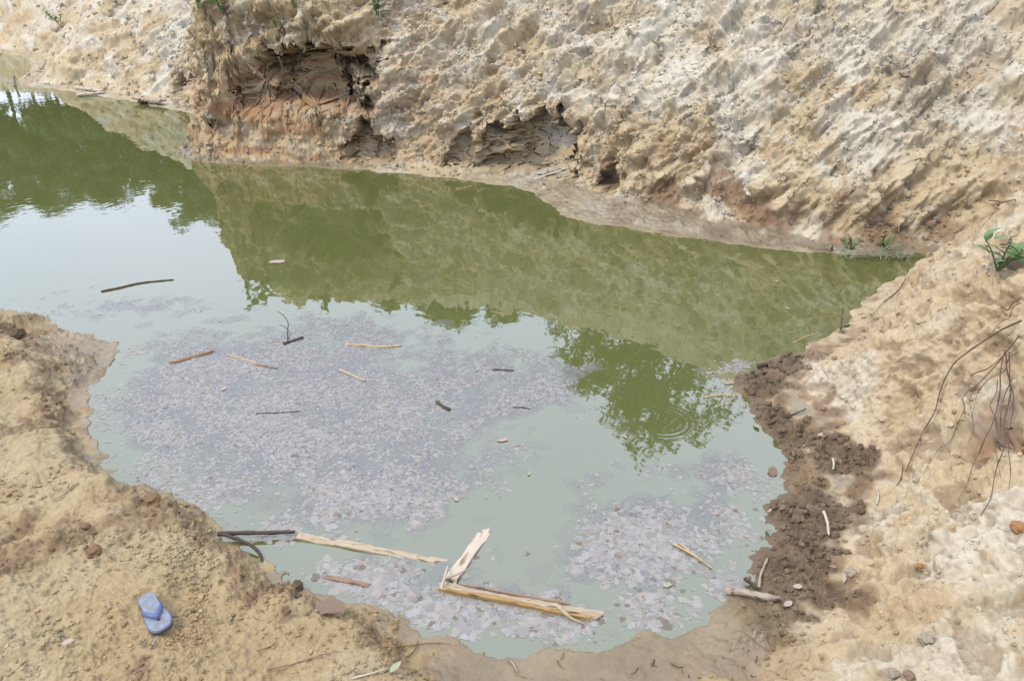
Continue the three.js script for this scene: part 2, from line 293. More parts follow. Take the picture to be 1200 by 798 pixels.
        const patchy = sstep(0.42, 0.85, n2(x * 1.1 + 20, z * 1.1) + 0.35 * n2(x * 3.7, z * 3.7)), flat = 1 - sstep(0.3, 0.9, mud) * (1 - sstep(0.3, 0.7, d)) * (x > -0.9 ? 0.8 : 0.3);
        dn += wN * sstep(-0.3, 0.12, d) * flat * (big * 0.035 + mid * 0.008 - tread * 0.014 + gr2 * 0.006 + gr * 0.004 + g3 * 0.0025 + flaky((n3(x * 3.3, 4, z * 3.3) + 0.5 * m3(x * 11, 2, z * 11)) * 2) * 0.009 + Math.max(lip * sstep(0.3, 0.42, mud), patchy * 0.55) * ((b1 - 0.3) * 0.05 + (b2 - 0.3) * 0.03 + cl1 * 0.6 + cl2 * 0.75) + cl2 * 0.1 * sstep(0.2, 0.5, q0));
        dn -= wN * sstep(0.1, 0.3, d) * flat * (clods(x, y, z + 9, 0.045, 0.14) * 0.5 + clods(x, y, z + 17, 0.14, 0.06) * 0.25);
        if (Math.max(lip, patchy) > 0.4) cid = i1;
        colN = Math.max(lip * 0.8 * sstep(0.2, 0.42, mud), patchy * 0.8); if (wN > 0.5) { pits = mid * 0.6 + gr2 * 0.3; }
      }
      const shelfN = (1 - land) * onLand;
      dn += shelfN * (wF + wP) * (n3(x * 9, 1, z * 9) * 0.012 + n3(x * 24, 1, z * 24) * 0.008 + Math.max(0, n3(x * 3, 5, z * 3) - 0.35) * 0.08);
      const px = -hx * nl, pz = -hz * nl;
      x += px * dn; y += nl * dn; z += pz * dn;
      if (d > 0.02 && y < 0.006) y = 0.006 + 0.2 * (0.006 - y) * 0;
      const k = (c * ROWS + r) * 3; pos[k] = x; pos[k + 1] = y; pos[k + 2] = z;
      // what the ground is made of
      const q1 = n3(x * 2.2 + 40, y * 2.2, z * 2.2), q2 = n3(x * 7 + 10, y * 7, z * 7), q3 = n3(x * 23, y * 23, z * 23 + 5), q4 = n3(x * 60, y * 60, z * 60);
      out[0] = out[1] = out[2] = 0;
      const tot = wF + wP + wR + wN;
      const add = (cc, w) => { out[0] += cc[0] * w / tot; out[1] += cc[1] * w / tot; out[2] += cc[2] * w / tot; };
      if (wF > 0.01) {
        const cc = P.pale.slice(); mixc(cc, P.white, sstep(-0.3, 0.6, q1 * 0.7 + 0.5 * patch + 0.2 * q2 + 0.15) * 0.85);
        mixc(cc, P.tan, sstep(-0.1, 0.5, -patch * 0.8 + 0.3 * q2 + 0.55 - y * 0.42) * 0.75);
        mixc(cc, P.ochre, sstep(0.35, 0.75, n3(x * 0.9 + 8, y * 1.2, z * 0.9) + 0.25 * q2 + (x > 4.2 ? 0.3 : 0)) * 0.45);
        let g = 0; for (const [gx, gz, gr] of greys) g = Math.max(g, 1 - sstep(gr * 0.5, gr * 1.25, Math.hypot(x - gx, z - gz) + 0.35 * q2 + 0.2 * q1));
        mixc(cc, P.grey, g * sstep(-0.2, 0.3, q3 + 0.5 * q2) * 0.85);
        mixc(cc, P.grey, sstep(0.45, 0.7, q3 * 0.6 + q2 * 0.5 + 0.1) * 0.4 * sstep(0.2, 1, y));
        mixc(cc, P.brown, sstep(0.5, 0.85, -q2 * 0.6 + q3 * 0.5) * 0.35);
        if (cid) mixc(cc, cid > 0.62 ? P.grey : P.white, cid > 0.62 ? 0.55 : 0.35);
        if (x > 1.2) { mixc(cc, P.brown, sstep(0.35, 0.8, q1 * 0.5 + q2 * 0.3 + (0.75 - y) * 1.1) * 0.75); mixc(cc, P.rust, sstep(0.5, 0.9, q1 * 0.6 - q2 * 0.3 + (0.8 - y) * 0.9) * 0.35); }
        add(cc, wF);
      }
      if (wP > 0.01) {
        const st = n3(along * 0.5, y * 5, out1 * 0.5) + 0.5 * n3(along * 1.5, y * 16, out1 * 1.5), cc = P.tan.slice();
        mixc(cc, P.pale, sstep(0.0, 0.7, q1 + patch + (y - 1.9) * 0.8) * 0.7);
        mixc(cc, P.orange, sstep(-0.1, 0.6, st + 0.3 - Math.abs(y - 0.75) * 0.8) * 0.75);
        mixc(cc, P.pink, sstep(0.1, 0.6, q1 + 0.45 - Math.abs(y - 0.4) * 1.4) * 0.7);
        mixc(cc, P.brown, sstep(0.3, 0.8, -st * 0.6 + q2 * 0.5 + 0.15) * 0.6);
        add(cc, wP);
      }
      if (wR > 0.01) {
        const cc = P.sand.slice(); mixc(cc, P.pink, sstep(-0.3, 0.5, q1) * 0.7); mixc(cc, P.white, sstep(0.3, 0.9, patch + 0.3 * q2 + (z > -3.2 ? 0.35 : -0.1)) * 0.6);
        mixc(cc, P.ochre, sstep(0.35, 0.8, n3(x * 1.1, y * 1.3 + 9, z * 1.1) + 0.2 * q2) * 0.35);
        mixc(cc, P.rust, sstep(0.2, 0.75, q1 * 0.35 + 1.25 - Math.hypot(x - recess[0][0] - 0.12, (z - recess[0][1]) * 0.9) * 3.2) * 0.6);
        mixc(cc, P.brown, sstep(0.35, 0.7, -pits) * 0.5);
        mixc(cc, P.grey, sstep(0.62, 0.8, q3 * 0.7 + q2 * 0.3) * 0.4);
        mixc(cc, P.brown, sstep(0.1, 0.5, colR + 0.2 * q2) * 0.8); mixc(cc, P.mud, sstep(0.3, 0.75, colR * 0.85 + 0.3 * q2 + 0.3 * q1 + 0.12 * q3) * 0.78);
        mixc(cc, P.dark, sstep(0.3, 0.7, colR * 1.0 + q1 * 0.5) * sstep(0.1, 0.5, q2) * 0.5);
        add(cc, wR);
      }
      if (wN > 0.01) {
        const cc = P.near.slice(); mixc(cc, P.near2, sstep(-0.3, 0.6, patch + 0.3 * q2) * 0.8);
        mixc(cc, P.brown, sstep(0.25, 0.75, colN * 0.8 + q2 * 0.3 + q3 * 0.15) * 0.75);
        mixc(cc, P.dark, sstep(0.4, 0.85, colN * 0.6 + q3 * 0.45 + q1 * 0.2) * 0.6);
        mixc(cc, P.orange, sstep(0.5, 0.9, n3(x * 1.8 + 60, 0, z * 1.8)) * 0.15);
        add(cc, wN);
      }
      // wet silt along the water
      const wetEdge = shelf * 0.95 + 0.07 * q2 + 0.05 * q1 + 0.03 * q3;
      const wet = mud * (1 - sstep(wetEdge - 0.05, wetEdge + 0.05, d)) * (1 - 0.85 * wR * sstep(0.1, 0.35, colR));
      mixc(out, P.wet, wet * 0.9 * (1 - wN * 0.6)); mixc(out, P.wetN, wet * 0.75 * wN); mixc(out, P.wet2, wet * sstep(0, 0.5, q1 + 0.3 * q2 + 0.4 * wP) * 0.7);
      mixc(out, P.bed, (1 - sstep(-0.55, -0.08, d + 0.06 * q2)) * 0.9);
      const q5 = m3(x * 110, y * 110, z * 110), sp = 1 + 0.08 * q3 + 0.09 * q4 + 0.05 * q2 + 0.07 * q5;
      col[k] = out[0] * sp; col[k + 1] = out[1] * sp; col[k + 2] = out[2] * sp;
      reg[c * ROWS + r] = d < 0.0 ? 4 : wet > 0.5 ? 3 : wN > 0.5 ? 0 : wR > 0.5 ? 1 : wP > 0.55 ? 5 : 2;
    }
  }
}
console.log('ground done');
const depthW = 600, depthH = 399, zbuf = new Float32Array(depthW * depthH).fill(1e9), zid = new Int32Array(depthW * depthH).fill(-1);
for (let k = 0; k < COLS * ROWS; k++) {
  const [px, py, dep] = toPix(pos[k * 3], pos[k * 3 + 1], pos[k * 3 + 2]); if (dep < 0.3) continue;
  const i = Math.floor(px / 2), j = Math.floor(py / 2); if (i < 0 || j < 0 || i >= depthW || j >= depthH) continue;
  if (dep < zbuf[j * depthW + i]) { zbuf[j * depthW + i] = dep; zid[j * depthW + i] = k; }
}
function hit(px, py) {      // the point of the ground seen there
  const i0 = clamp(Math.round(px / 2), 2, depthW - 3), j0 = clamp(Math.round(py / 2), 2, depthH - 3); let b = -1, bd = 1e9;
  for (let r = 0; r < 4 && b < 0; r++) for (let j = j0 - r; j <= j0 + r; j++) for (let i = i0 - r; i <= i0 + r; i++) { const q = j * depthW + i; if (q >= 0 && q < zid.length && zid[q] >= 0 && zbuf[q] < bd) { bd = zbuf[q]; b = zid[q]; } }
  if (b < 0) { const [x, z] = onPlane(px, py); return new THREE.Vector3(x, 0, z); }
  const d = rayDir(px, py); return new THREE.Vector3(...d).multiplyScalar(bd).add(EYE);   // depth is measured along the view axis, as is rayDir
}
const onWater = (px, py, y = 0.004) => { const [x, z] = onPlane(px, py); return new THREE.Vector3(x, y, z); };
{
  const full = new THREE.BufferGeometry(), idx = new Uint32Array((COLS - 1) * (ROWS - 1) * 6), owner = new Uint8Array((COLS - 1) * (ROWS - 1));
  let n = 0;
  for (let c = 0; c < COLS - 1; c++) for (let r = 0; r < ROWS - 1; r++) {
    const a = c * ROWS + r, b = a + 1, cc = a + ROWS, d = cc + 1;
    const l2 = (p, q) => (pos[p * 3] - pos[q * 3]) ** 2 + (pos[p * 3 + 1] - pos[q * 3 + 1]) ** 2 + (pos[p * 3 + 2] - pos[q * 3 + 2]) ** 2;
    idx.set(l2(b, cc) < l2(a, d) ? [a, cc, b, b, cc, d] : [a, cc, d, a, d, b], n); n += 6; owner[c * (ROWS - 1) + r] = reg[a];
  }
  full.setAttribute('position', new THREE.BufferAttribute(pos, 3)); full.setIndex(new THREE.BufferAttribute(idx, 1)); full.computeVertexNormals();
  const nor = full.attributes.normal.array;
  const names = ['near_bank', 'right_bank', 'far_bank', 'mud_shore', 'pond_bed', 'eroded_headland'];
  const mats = names.map((m) => new THREE.MeshStandardMaterial({ vertexColors: true, roughness: m === 'mud_shore' ? 0.42 : 0.95 }));
  names.forEach((name, id) => {
    const map = new Int32Array(COLS * ROWS).fill(-1), p = [], q = [], cl = [], ix = [];
    for (let f = 0; f < owner.length; f++) if (owner[f] === id) for (let e = 0; e < 6; e++) {
      const v = idx[f * 6 + e];
      if (map[v] < 0) { map[v] = p.length / 3; p.push(pos[v * 3], pos[v * 3 + 1], pos[v * 3 + 2]); q.push(nor[v * 3], nor[v * 3 + 1], nor[v * 3 + 2]); cl.push(col[v * 3], col[v * 3 + 1], col[v * 3 + 2]); }
      ix.push(map[v]);
    }
    if (!ix.length) return;
    const g = new THREE.BufferGeometry();
    g.setAttribute('position', new THREE.Float32BufferAttribute(p, 3)); g.setAttribute('normal', new THREE.Float32BufferAttribute(q, 3)); g.setAttribute('color', new THREE.Float32BufferAttribute(cl, 3)); g.setIndex(ix);
    struct(name, g, mats[id]);
  });
}
console.log('ground split');

// ---------------------------------------------------------------- water
{
  const T = 1024, SIZE = 8, h = new Float32Array(T * T), img = new Uint8Array(T * T * 4);
  const ringAt = onPlane(776, 494), tau = Math.PI * 2;
  for (let j = 0; j < T; j++) for (let i = 0; i < T; i++) {
    const u = i / T, v = j / T, cu = Math.cos(u * tau), su = Math.sin(u * tau), cv = Math.cos(v * tau), sv = Math.sin(v * tau);
    let s = 0; for (const [f, am] of [[2.2, 0.3], [5, 0.3], [10, 0.22], [18, 0.08]]) s += am * n3(cu * f + sv * f * 0.7, su * f + 3.3, cv * f + su * f * 0.3);
    const x = u * SIZE, z = v * SIZE; let dx = x - (((ringAt[0] % SIZE) + SIZE) % SIZE), dz = z - (((-ringAt[1] % SIZE) + SIZE) % SIZE); dx -= SIZE * Math.round(dx / SIZE); dz -= SIZE * Math.round(dz / SIZE);
    const rr = Math.hypot(dx, dz); s += 0.3 * Math.cos((rr - 0.16) * tau / 0.045) * Math.exp(-(((rr - 0.17) / 0.06) ** 2)) * sstep(-0.5, 0.6, dx / (rr + 0.01) + 0.4);
    const b = clamp(128 + s * 100, 0, 255), k = (j * T + i) * 4; img[k] = img[k + 1] = img[k + 2] = b; img[k + 3] = 255;
  }
  const t = new THREE.DataTexture(img, T, T); t.wrapS = t.wrapT = THREE.RepeatWrapping; t.magFilter = THREE.LinearFilter; t.minFilter = THREE.LinearFilter; t.repeat.set(1 / SIZE, 1 / SIZE); t.needsUpdate = true;
  const N = pts.length, sh = new THREE.Shape(pts.filter((_, i) => i % 2 === 0).map((p, i, all) => {
    const a = all[(i - 1 + all.length) % all.length], b = all[(i + 1) % all.length], l = Math.hypot(b.x - a.x, b.z - a.z);
    return new THREE.Vector2(p.x + (b.z - a.z) / l * 0.14, -(p.z - (b.x - a.x) / l * 0.14));
  }));
  const g = new THREE.ShapeGeometry(sh); g.rotateX(-Math.PI / 2);
  const m = new THREE.MeshPhysicalMaterial({ color: new THREE.Color().setRGB(0.132, 0.145, 0.046), roughness: 0.02, ior: 2.15, transmission: 0.4, thickness: 0, bumpMap: t, bumpScale: 0.0014 });
  struct('water', g, m);
}
// ---------------------------------------------------------------- builders for wood, leaves and plants
const V = (x, y, z) => new THREE.Vector3(x, y, z);
const std = (r, g, b, rough = 0.85, extra) => new THREE.MeshStandardMaterial({ color: new THREE.Color().setRGB(...lin(r, g, b)), roughness: rough, side: THREE.DoubleSide, ...extra });
function grainTexture(seed, tones) {      // long wood fibres with darker streaks and blotches
  const W = 256, H = 64, n = createNoise2D(rng(seed)), d = new Uint8Array(W * H * 4);
  for (let j = 0; j < H; j++) for (let i = 0; i < W; i++) {
    const f = 0.5 + 0.5 * (0.5 * n(i * 0.012, j * 0.22) + 0.3 * n(i * 0.03, j * 0.6) + 0.2 * n(i * 0.15, j * 0.9)), b = n(i * 0.02 + 30, j * 0.06), k = (j * W + i) * 4;
    for (let c = 0; c < 3; c++) { let v = lerp(tones[0][c], tones[1][c], clamp(f)); if (b > 0.45) v = lerp(v, tones[2][c], clamp((b - 0.45) * 2.5)); d[k + c] = v; }
    d[k + 3] = 255;
  }
  const t = new THREE.DataTexture(d, W, H); t.colorSpace = THREE.SRGBColorSpace; t.wrapS = t.wrapT = THREE.RepeatWrapping; t.magFilter = THREE.LinearFilter; t.needsUpdate = true; return t;
}
const wood = (seed, a, b, c, rough = 0.8) => new THREE.MeshStandardMaterial({ map: grainTexture(seed, [a, b, c].map((t) => t.map((v) => v * 0.76))), roughness: rough, side: THREE.DoubleSide });
const M = {
  paleWood: wood(1, [176, 154, 122], [220, 204, 176], [124, 98, 70]), strippedWood: wood(2, [200, 184, 156], [232, 222, 204], [150, 128, 100]), bark: wood(3, [126, 88, 54], [176, 130, 84], [84, 58, 38]),
  greyWood: wood(4, [150, 134, 112], [212, 200, 182], [92, 76, 60]), darkWood: wood(5, [62, 50, 40], [96, 78, 60], [40, 32, 26]), root: wood(6, [84, 66, 52], [132, 106, 84], [58, 44, 36]), reed: wood(7, [196, 160, 112], [228, 204, 160], [150, 96, 66]),
  redBark: wood(8, [140, 112, 90], [176, 146, 120], [98, 76, 60]), yellowWood: wood(9, [160, 124, 74], [204, 170, 110], [96, 70, 44]),
  leafTan: std(196, 172, 140, 0.6), leafPink: std(212, 186, 168, 0.55), leafGreenPale: std(190, 198, 158, 0.55), leafBrown: std(150, 122, 98, 0.7), leafGreen: new THREE.MeshPhysicalMaterial({ color: new THREE.Color().setRGB(0.09, 0.17, 0.035), roughness: 0.6, transmission: 0.25, thickness: 0, side: THREE.DoubleSide }),
  grassGreen: std(104, 140, 78, 0.6), grassDry: std(170, 160, 118, 0.8), greyLeaf: std(148, 158, 122, 0.6), clayClod: std(150, 118, 84, 0.95), greyStone: std(186, 172, 150, 0.9), orangeClod: std(190, 140, 92, 0.95), darkClod: std(112, 90, 68, 0.95),
};
function tube(path, r0, r1, sides = 7, seed = 1, knots = 0.18) {   // tapered, knobbly, closed at both ends
  const curve = new THREE.CatmullRomCurve3(path), len = curve.getLength(), n = Math.max(4, Math.min(60, Math.round(len / 0.02))), fr = curve.computeFrenetFrames(n, false), p = [], uv = [], ix = [], R = rng(seed);
  const ph = R() * 50;
  for (let i = 0; i <= n; i++) {
    const t = i / n, c = curve.getPointAt(t), r = lerp(r0, r1, t) * (1 + knots * n2(t * len * 14 + ph, ph));
    for (let j = 0; j <= sides; j++) {
      const a = j / sides * Math.PI * 2, k = r * (1 + knots * 0.8 * n2(Math.cos(a) * 1.3 + ph, Math.sin(a) * 1.3 + t * len * 9));
      const v = c.clone().addScaledVector(fr.normals[i], Math.cos(a) * k).addScaledVector(fr.binormals[i], Math.sin(a) * k);
      p.push(v.x, v.y, v.z); uv.push(t * len * 2.2 + ph, j / sides * 0.7);
    }
  }
  for (let i = 0; i < n; i++) for (let j = 0; j < sides; j++) { const a = i * (sides + 1) + j, b = a + sides + 1; ix.push(a, a + 1, b, b, a + 1, b + 1); }
  for (const [i, flip] of [[0, 0], [n, 1]]) {
    const c = curve.getPointAt(i / n), at = p.length / 3, s0 = i * (sides + 1); p.push(c.x, c.y, c.z); uv.push(ph, 0.5);
    for (let j = 0; j < sides; j++) flip ? ix.push(at, s0 + j, s0 + j + 1) : ix.push(at, s0 + j + 1, s0 + j);
  }
  const g = new THREE.BufferGeometry(); g.setAttribute('position', new THREE.Float32BufferAttribute(p, 3)); g.setAttribute('uv', new THREE.Float32BufferAttribute(uv, 2)); g.setIndex(ix); g.computeVertexNormals(); return g;
}
function plank(a, b, w, th, seed, ragged = 0.5, roll = 0) {     // a split board from a to b: uneven edges, torn ends
  const dir = b.clone().sub(a), len = dir.length(); dir.normalize();
  const side = V(0, 1, 0).cross(dir).normalize(), up = dir.clone().cross(side).normalize(), n = Math.max(10, Math.round(len / 0.02)), p = [], uv = [], ix = [], S = 8;
  side.applyAxisAngle(dir, roll); up.applyAxisAngle(dir, roll);
  for (let i = 0; i <= n; i++) for (let j = 0; j <= S; j++) {
    const t = i / n, edge = Math.min(t, 1 - t) * len, q = j % S, u = [-1, -0.96, -0.3, 0.3, 0.96, 1, 0.92, -0.92][q], h = [0, 0.85, 1, 0.9, 0.85, 0, -1, -1][q];
    const ww = w / 2 * (1 + 0.16 * n2(t * len * 5, seed + (u > 0 ? 9 : 0)) + 0.07 * n2(t * len * 24, seed + (u > 0 ? 19 : 3))), tear = (edge < 0.03 ? 1 : 0) * ragged * 0.05 * n2(u * 3 + seed, t * 3);
    const hh = th / 2 * (1 + 0.35 * n2(t * len * 9 + 5, seed + u * 2.3)), c = a.clone().addScaledVector(dir, t * len + tear).addScaledVector(side, u * ww).addScaledVector(up, h * hh + 0.006 * n2(t * len * 2, seed));
    p.push(c.x, c.y, c.z); uv.push(t * len * 1.1 + seed * 0.37, (u * 0.5 + 0.5) * w * 6 + (h < -0.5 ? 0.4 : 0));
  }
  for (let i = 0; i < n; i++) for (let j = 0; j < S; j++) { const k = i * (S + 1) + j, l = k + S + 1; ix.push(k, l, k + 1, k + 1, l, l + 1); }
  for (const i of [0, n]) { const s0 = i * (S + 1); for (let j = 1; j < S - 1; j++) i ? ix.push(s0, s0 + j + 1, s0 + j) : ix.push(s0, s0 + j, s0 + j + 1); }
  const g = new THREE.BufferGeometry(); g.setAttribute('position', new THREE.Float32BufferAttribute(p, 3)); g.setAttribute('uv', new THREE.Float32BufferAttribute(uv, 2)); g.setIndex(ix);
  const f = g.toNonIndexed(); f.computeVertexNormals(); return f;
}
const ground = (px, py, lift = 0.004) => { const p = hit(px, py); p.y += lift; return p; };
const stickOn = (list, r0, r1, mat, name, label, category, where = ground, lift, seed = 1, group) => single(name, tube(list.map(([x, y, l]) => where(x, y, l ?? lift ?? r0 * 0.6)), r0, r1, 7, seed), mat, label, category, null, group);
function leafShape(len, w, bend, seed) {     // pointed leaf with a folded midrib and a wavy rim
  const n = 6, p = [], ix = [];
  for (let i = 0; i <= n; i++) { const t = i / n, ww = w * Math.pow(Math.sin(Math.PI * Math.min(0.985, 0.04 + t * 0.95)), 0.8) * (1 + 0.15 * n2(t * 4, seed)), y = bend * len * t * t; p.push(t * len, y + ww * 0.22, -ww, t * len, y, 0, t * len, y + ww * (0.22 + 0.2 * n2(t * 3, seed + 5)), ww); }
  for (let i = 0; i < n; i++) for (let j = 0; j < 2; j++) { const a = i * 3 + j; ix.push(a, a + 1, a + 3, a + 1, a + 4, a + 3); }
  const g = new THREE.BufferGeometry(); g.setAttribute('position', new THREE.Float32BufferAttribute(p, 3)); g.setIndex(ix); g.computeVertexNormals(); return g;
}
function blade(len, w, lean, az, droop) {
  const n = 6, p = [], ix = [], dx = Math.cos(az), dz = Math.sin(az);
  for (let i = 0; i <= n; i++) { const t = i / n, r = len * (lean * t + droop * t * t), y = len * t * Math.sqrt(Math.max(0.05, 1 - lean * lean)) - len * droop * 0.75 * t * t * t, ww = w * (1 - t * 0.92); p.push(dx * r - dz * ww, y, dz * r + dx * ww, dx * r, y - ww * 0.4, dz * r, dx * r + dz * ww, y, dz * r - dx * ww); }
  for (let i = 0; i < n; i++) for (let j = 0; j < 2; j++) { const a = i * 3 + j; ix.push(a, a + 1, a + 3, a + 1, a + 4, a + 3); }
  const g = new THREE.BufferGeometry(); g.setAttribute('position', new THREE.Float32BufferAttribute(p, 3)); g.setIndex(ix); g.computeVertexNormals(); return g;
}
function lump(r, seed, sq = 0.75) {
  const g = new THREE.IcosahedronGeometry(r, 4), p = g.attributes.position;
  for (let i = 0; i < p.count; i++) { const x = p.getX(i), y = p.getY(i), z = p.getZ(i), k = 1 + 0.28 * n3(x / r * 0.9 + seed * 7, y / r * 0.9, z / r * 0.9) + 0.1 * Math.abs(n3(x / r * 2.6, y / r * 2.6 + seed, z / r * 2.6)) + 0.04 * n3(x / r * 7, y / r * 7, z / r * 7 + seed); p.setXYZ(i, x * k * 1.1, y * k * sq, z * k); }
  g.computeVertexNormals(); return g;
}

// ---------------------------------------------------------------- driftwood at the near shore
single('plank', plank(onWater(529, 681, 0.012), onWater(571, 619, -0.004), 0.072, 0.02, 3, 0.6), M.strippedWood, 'short bare whitish plank pointing away from the shore in the water', 'plank');
{
  const g = thing('split_board', 'long split board with yellow edge and dark bark floating by the near shore', 'board');
  part(g, 'board', plank(onWater(518, 689, 0.008), onWater(700, 722, 0.003), 0.062, 0.024, 11, 1, -0.25), M.paleWood);
  part(g, 'edge_strip', plank(onWater(514, 692, 0.014), onWater(690, 726, 0.01), 0.022, 0.026, 14, 1), M.yellowWood);
  part(g, 'bark_strip', plank(onWater(545, 688, 0.016), onWater(660, 708, 0.01), 0.013, 0.008, 17, 1), M.redBark);
  part(g, 'splinter', tube([onWater(525, 684, 0.04), onWater(540, 682, 0.065), onWater(552, 676, 0.06)], 0.007, 0.003, 6, 4), M.paleWood);
  part(g, 'splinter', tube([onWater(517, 694, 0.02), onWater(522, 684, 0.06), onWater(525, 671, 0.045)], 0.009, 0.005, 6, 5), M.strippedWood);
  part(g, 'splinter', tube([onWater(655, 716, 0.03), onWater(668, 727, 0.02), onWater(684, 732, 0.006)], 0.012, 0.004, 6, 6), M.paleWood);
}
single('plank', plank(onWater(346, 629, 0.008), onWater(518, 658, -0.006), 0.05, 0.018, 21, 0.8), M.paleWood, 'long thin pale plank half sunk beyond the dark branch', 'plank');
stickOn([[256, 632, 0.02], [285, 631, 0.02], [315, 630, 0.016], [346, 628, 0.01]], 0.014, 0.01, M.darkWood, 'branch', 'straight dark branch reaching from the near bank to the pale plank', 'branch', (x, y, l) => onWater(x, y, l + 0.02), undefined, 7);
stickOn([[262, 634, 0.05], [282, 640, 0.045], [298, 647, 0.035], [306, 655, 0.02], [307, 660, 0.0]], 0.012, 0.008, M.darkWood, 'branch', 'black bent branch curling down into the water beside the near bank', 'branch', onWater, undefined, 8);
stickOn([[850, 696, 0.022], [870, 698, 0.024], [892, 703, 0.024], [913, 706, 0.022]], 0.02, 0.017, M.greyWood, 'log', 'short pale grey log with dark ends lying on the mud', 'log', ground, undefined, 9);
stickOn([[889, 692, 0.02], [891, 678, 0.03], [895, 668, 0.02], [899, 658, 0.02]], 0.008, 0.006, M.greyWood, 'stick', 'thin pale stick propped behind the short grey log', 'stick', ground, undefined, 10);
stickOn([[873, 682, 0.02], [880, 687, 0.02], [888, 694, 0.02]], 0.011, 0.008, M.darkWood, 'stick', 'stubby dark stick beside the short grey log', 'stick', ground, undefined, 11);
{
  const g = thing('broken_reed', 'pale broken reed in two strands floating near the right bank', 'reed');
  part(g, 'strand', tube([onWater(789, 639, 0.012), onWater(808, 650, 0.014), onWater(826, 661, 0.012)], 0.008, 0.005, 6, 3), M.reed);
  part(g, 'strand', tube([onWater(797, 640, 0.016), onWater(815, 653, 0.012), onWater(834, 667, 0.008)], 0.007, 0.004, 6, 4), M.paleWood);
}
// ---------------------------------------------------------------- floating sticks further out
const floatStick = (list, r0, r1, mat, name, label, seed) => stickOn(list, r0, r1, mat, name, label, 'stick', onWater, r0 * 0.35, seed);
single('bark_slab', plank(onWater(200, 426, 0.004), onWater(250, 412, 0.004), 0.036, 0.016, 31, 0.8), M.bark, 'brown slab of bark floating off the left spit', 'bark');
floatStick([[266, 416], [285, 421], [303, 427]], 0.008, 0.007, M.reed, 'stick', 'thin straw coloured stick floating right of the bark slab', 12);
floatStick([[300, 428], [312, 430], [325, 432]], 0.013, 0.008, M.redBark, 'stick', 'reddish splintered stick end floating right of the bark slab', 13);
floatStick([[332, 404], [343, 400], [355, 396]], 0.016, 0.01, M.darkWood, 'stick', 'short dark stick floating below the upright bent twig', 14);
stickOn([[337, 400, 0.0], [337, 393, 0.03], [338, 384, 0.05], [332, 376, 0.06], [326, 373, 0.07]], 0.006, 0.003, M.darkWood, 'twig', 'thin bent twig standing out of the open water', 'twig', onWater, undefined, 15);
floatStick([[405, 404], [425, 405], [448, 407], [471, 405]], 0.01, 0.008, M.reed, 'stick', 'long straw coloured stick at the upper rim of the scum', 16);
floatStick([[398, 434], [412, 440], [428, 447]], 0.012, 0.009, M.paleWood, 'stick', 'short pale stick with dark tip amid the scum', 17);
floatStick([[512, 472], [519, 477], [527, 481]], 0.014, 0.012, M.darkWood, 'stick', 'stubby black stick amid the middle of the scum', 18);
floatStick([[577, 434], [590, 434], [602, 435]], 0.009, 0.008, M.darkWood, 'stick', 'small dark straight stick right of the long straw stick', 19);
floatStick([[601, 478], [611, 478], [621, 480]], 0.007, 0.006, M.darkWood, 'stick', 'faint dark twig right of the stubby black stick', 20);
floatStick([[118, 342], [138, 338], [165, 332], [203, 328]], 0.012, 0.006, M.darkWood, 'twig', 'long thin dark twig floating on the open left water', 21);
floatStick([[300, 485], [330, 484], [352, 482]], 0.006, 0.005, M.darkWood, 'twig', 'hair thin dark twig amid the left scum', 22);
single('bark_strip', plank(onWater(383, 677, 0.002), onWater(428, 686, 0.002), 0.026, 0.008, 33, 1), M.redBark, 'reddish bark strip floating close to the near bank', 'bark');
floatStick([[534, 222], [543, 221], [553, 218]], 0.014, 0.01, M.yellowWood, 'stick', 'yellowish stick floating below the large hollow of the far bank', 23);
floatStick([[985, 385], [1000, 380], [1012, 376]], 0.008, 0.006, M.darkWood, 'twig', 'dark twig floating at the tip of the sand spur', 24);
stickOn([[985, 394, 0], [985, 385, 0.06], [986, 376, 0.13]], 0.007, 0.004, M.darkWood, 'twig', 'small upright twig at the tip of the sand spur', 'twig', onWater, undefined, 25);
stickOn([[888, 431, 0.015], [912, 426, 0.015], [938, 419, 0.015]], 0.016, 0.012, M.darkWood, 'stick', 'dark stick lying along the dark mud of the right shore', 'stick', ground, undefined, 26);
floatStick([[826, 466], [845, 463], [866, 464]], 0.007, 0.004, M.reed, 'twig', 'thin pale twig left of the dark mud tip', 27);
floatStick([[846, 478], [850, 468], [858, 460]], 0.006, 0.004, M.paleWood, 'twig', 'short pale twig bent around the dark mud tip', 28);
floatStick([[930, 402], [944, 395], [958, 391]], 0.006, 0.004, M.reed, 'twig', 'faint straw twig on the green water by the spur', 29);
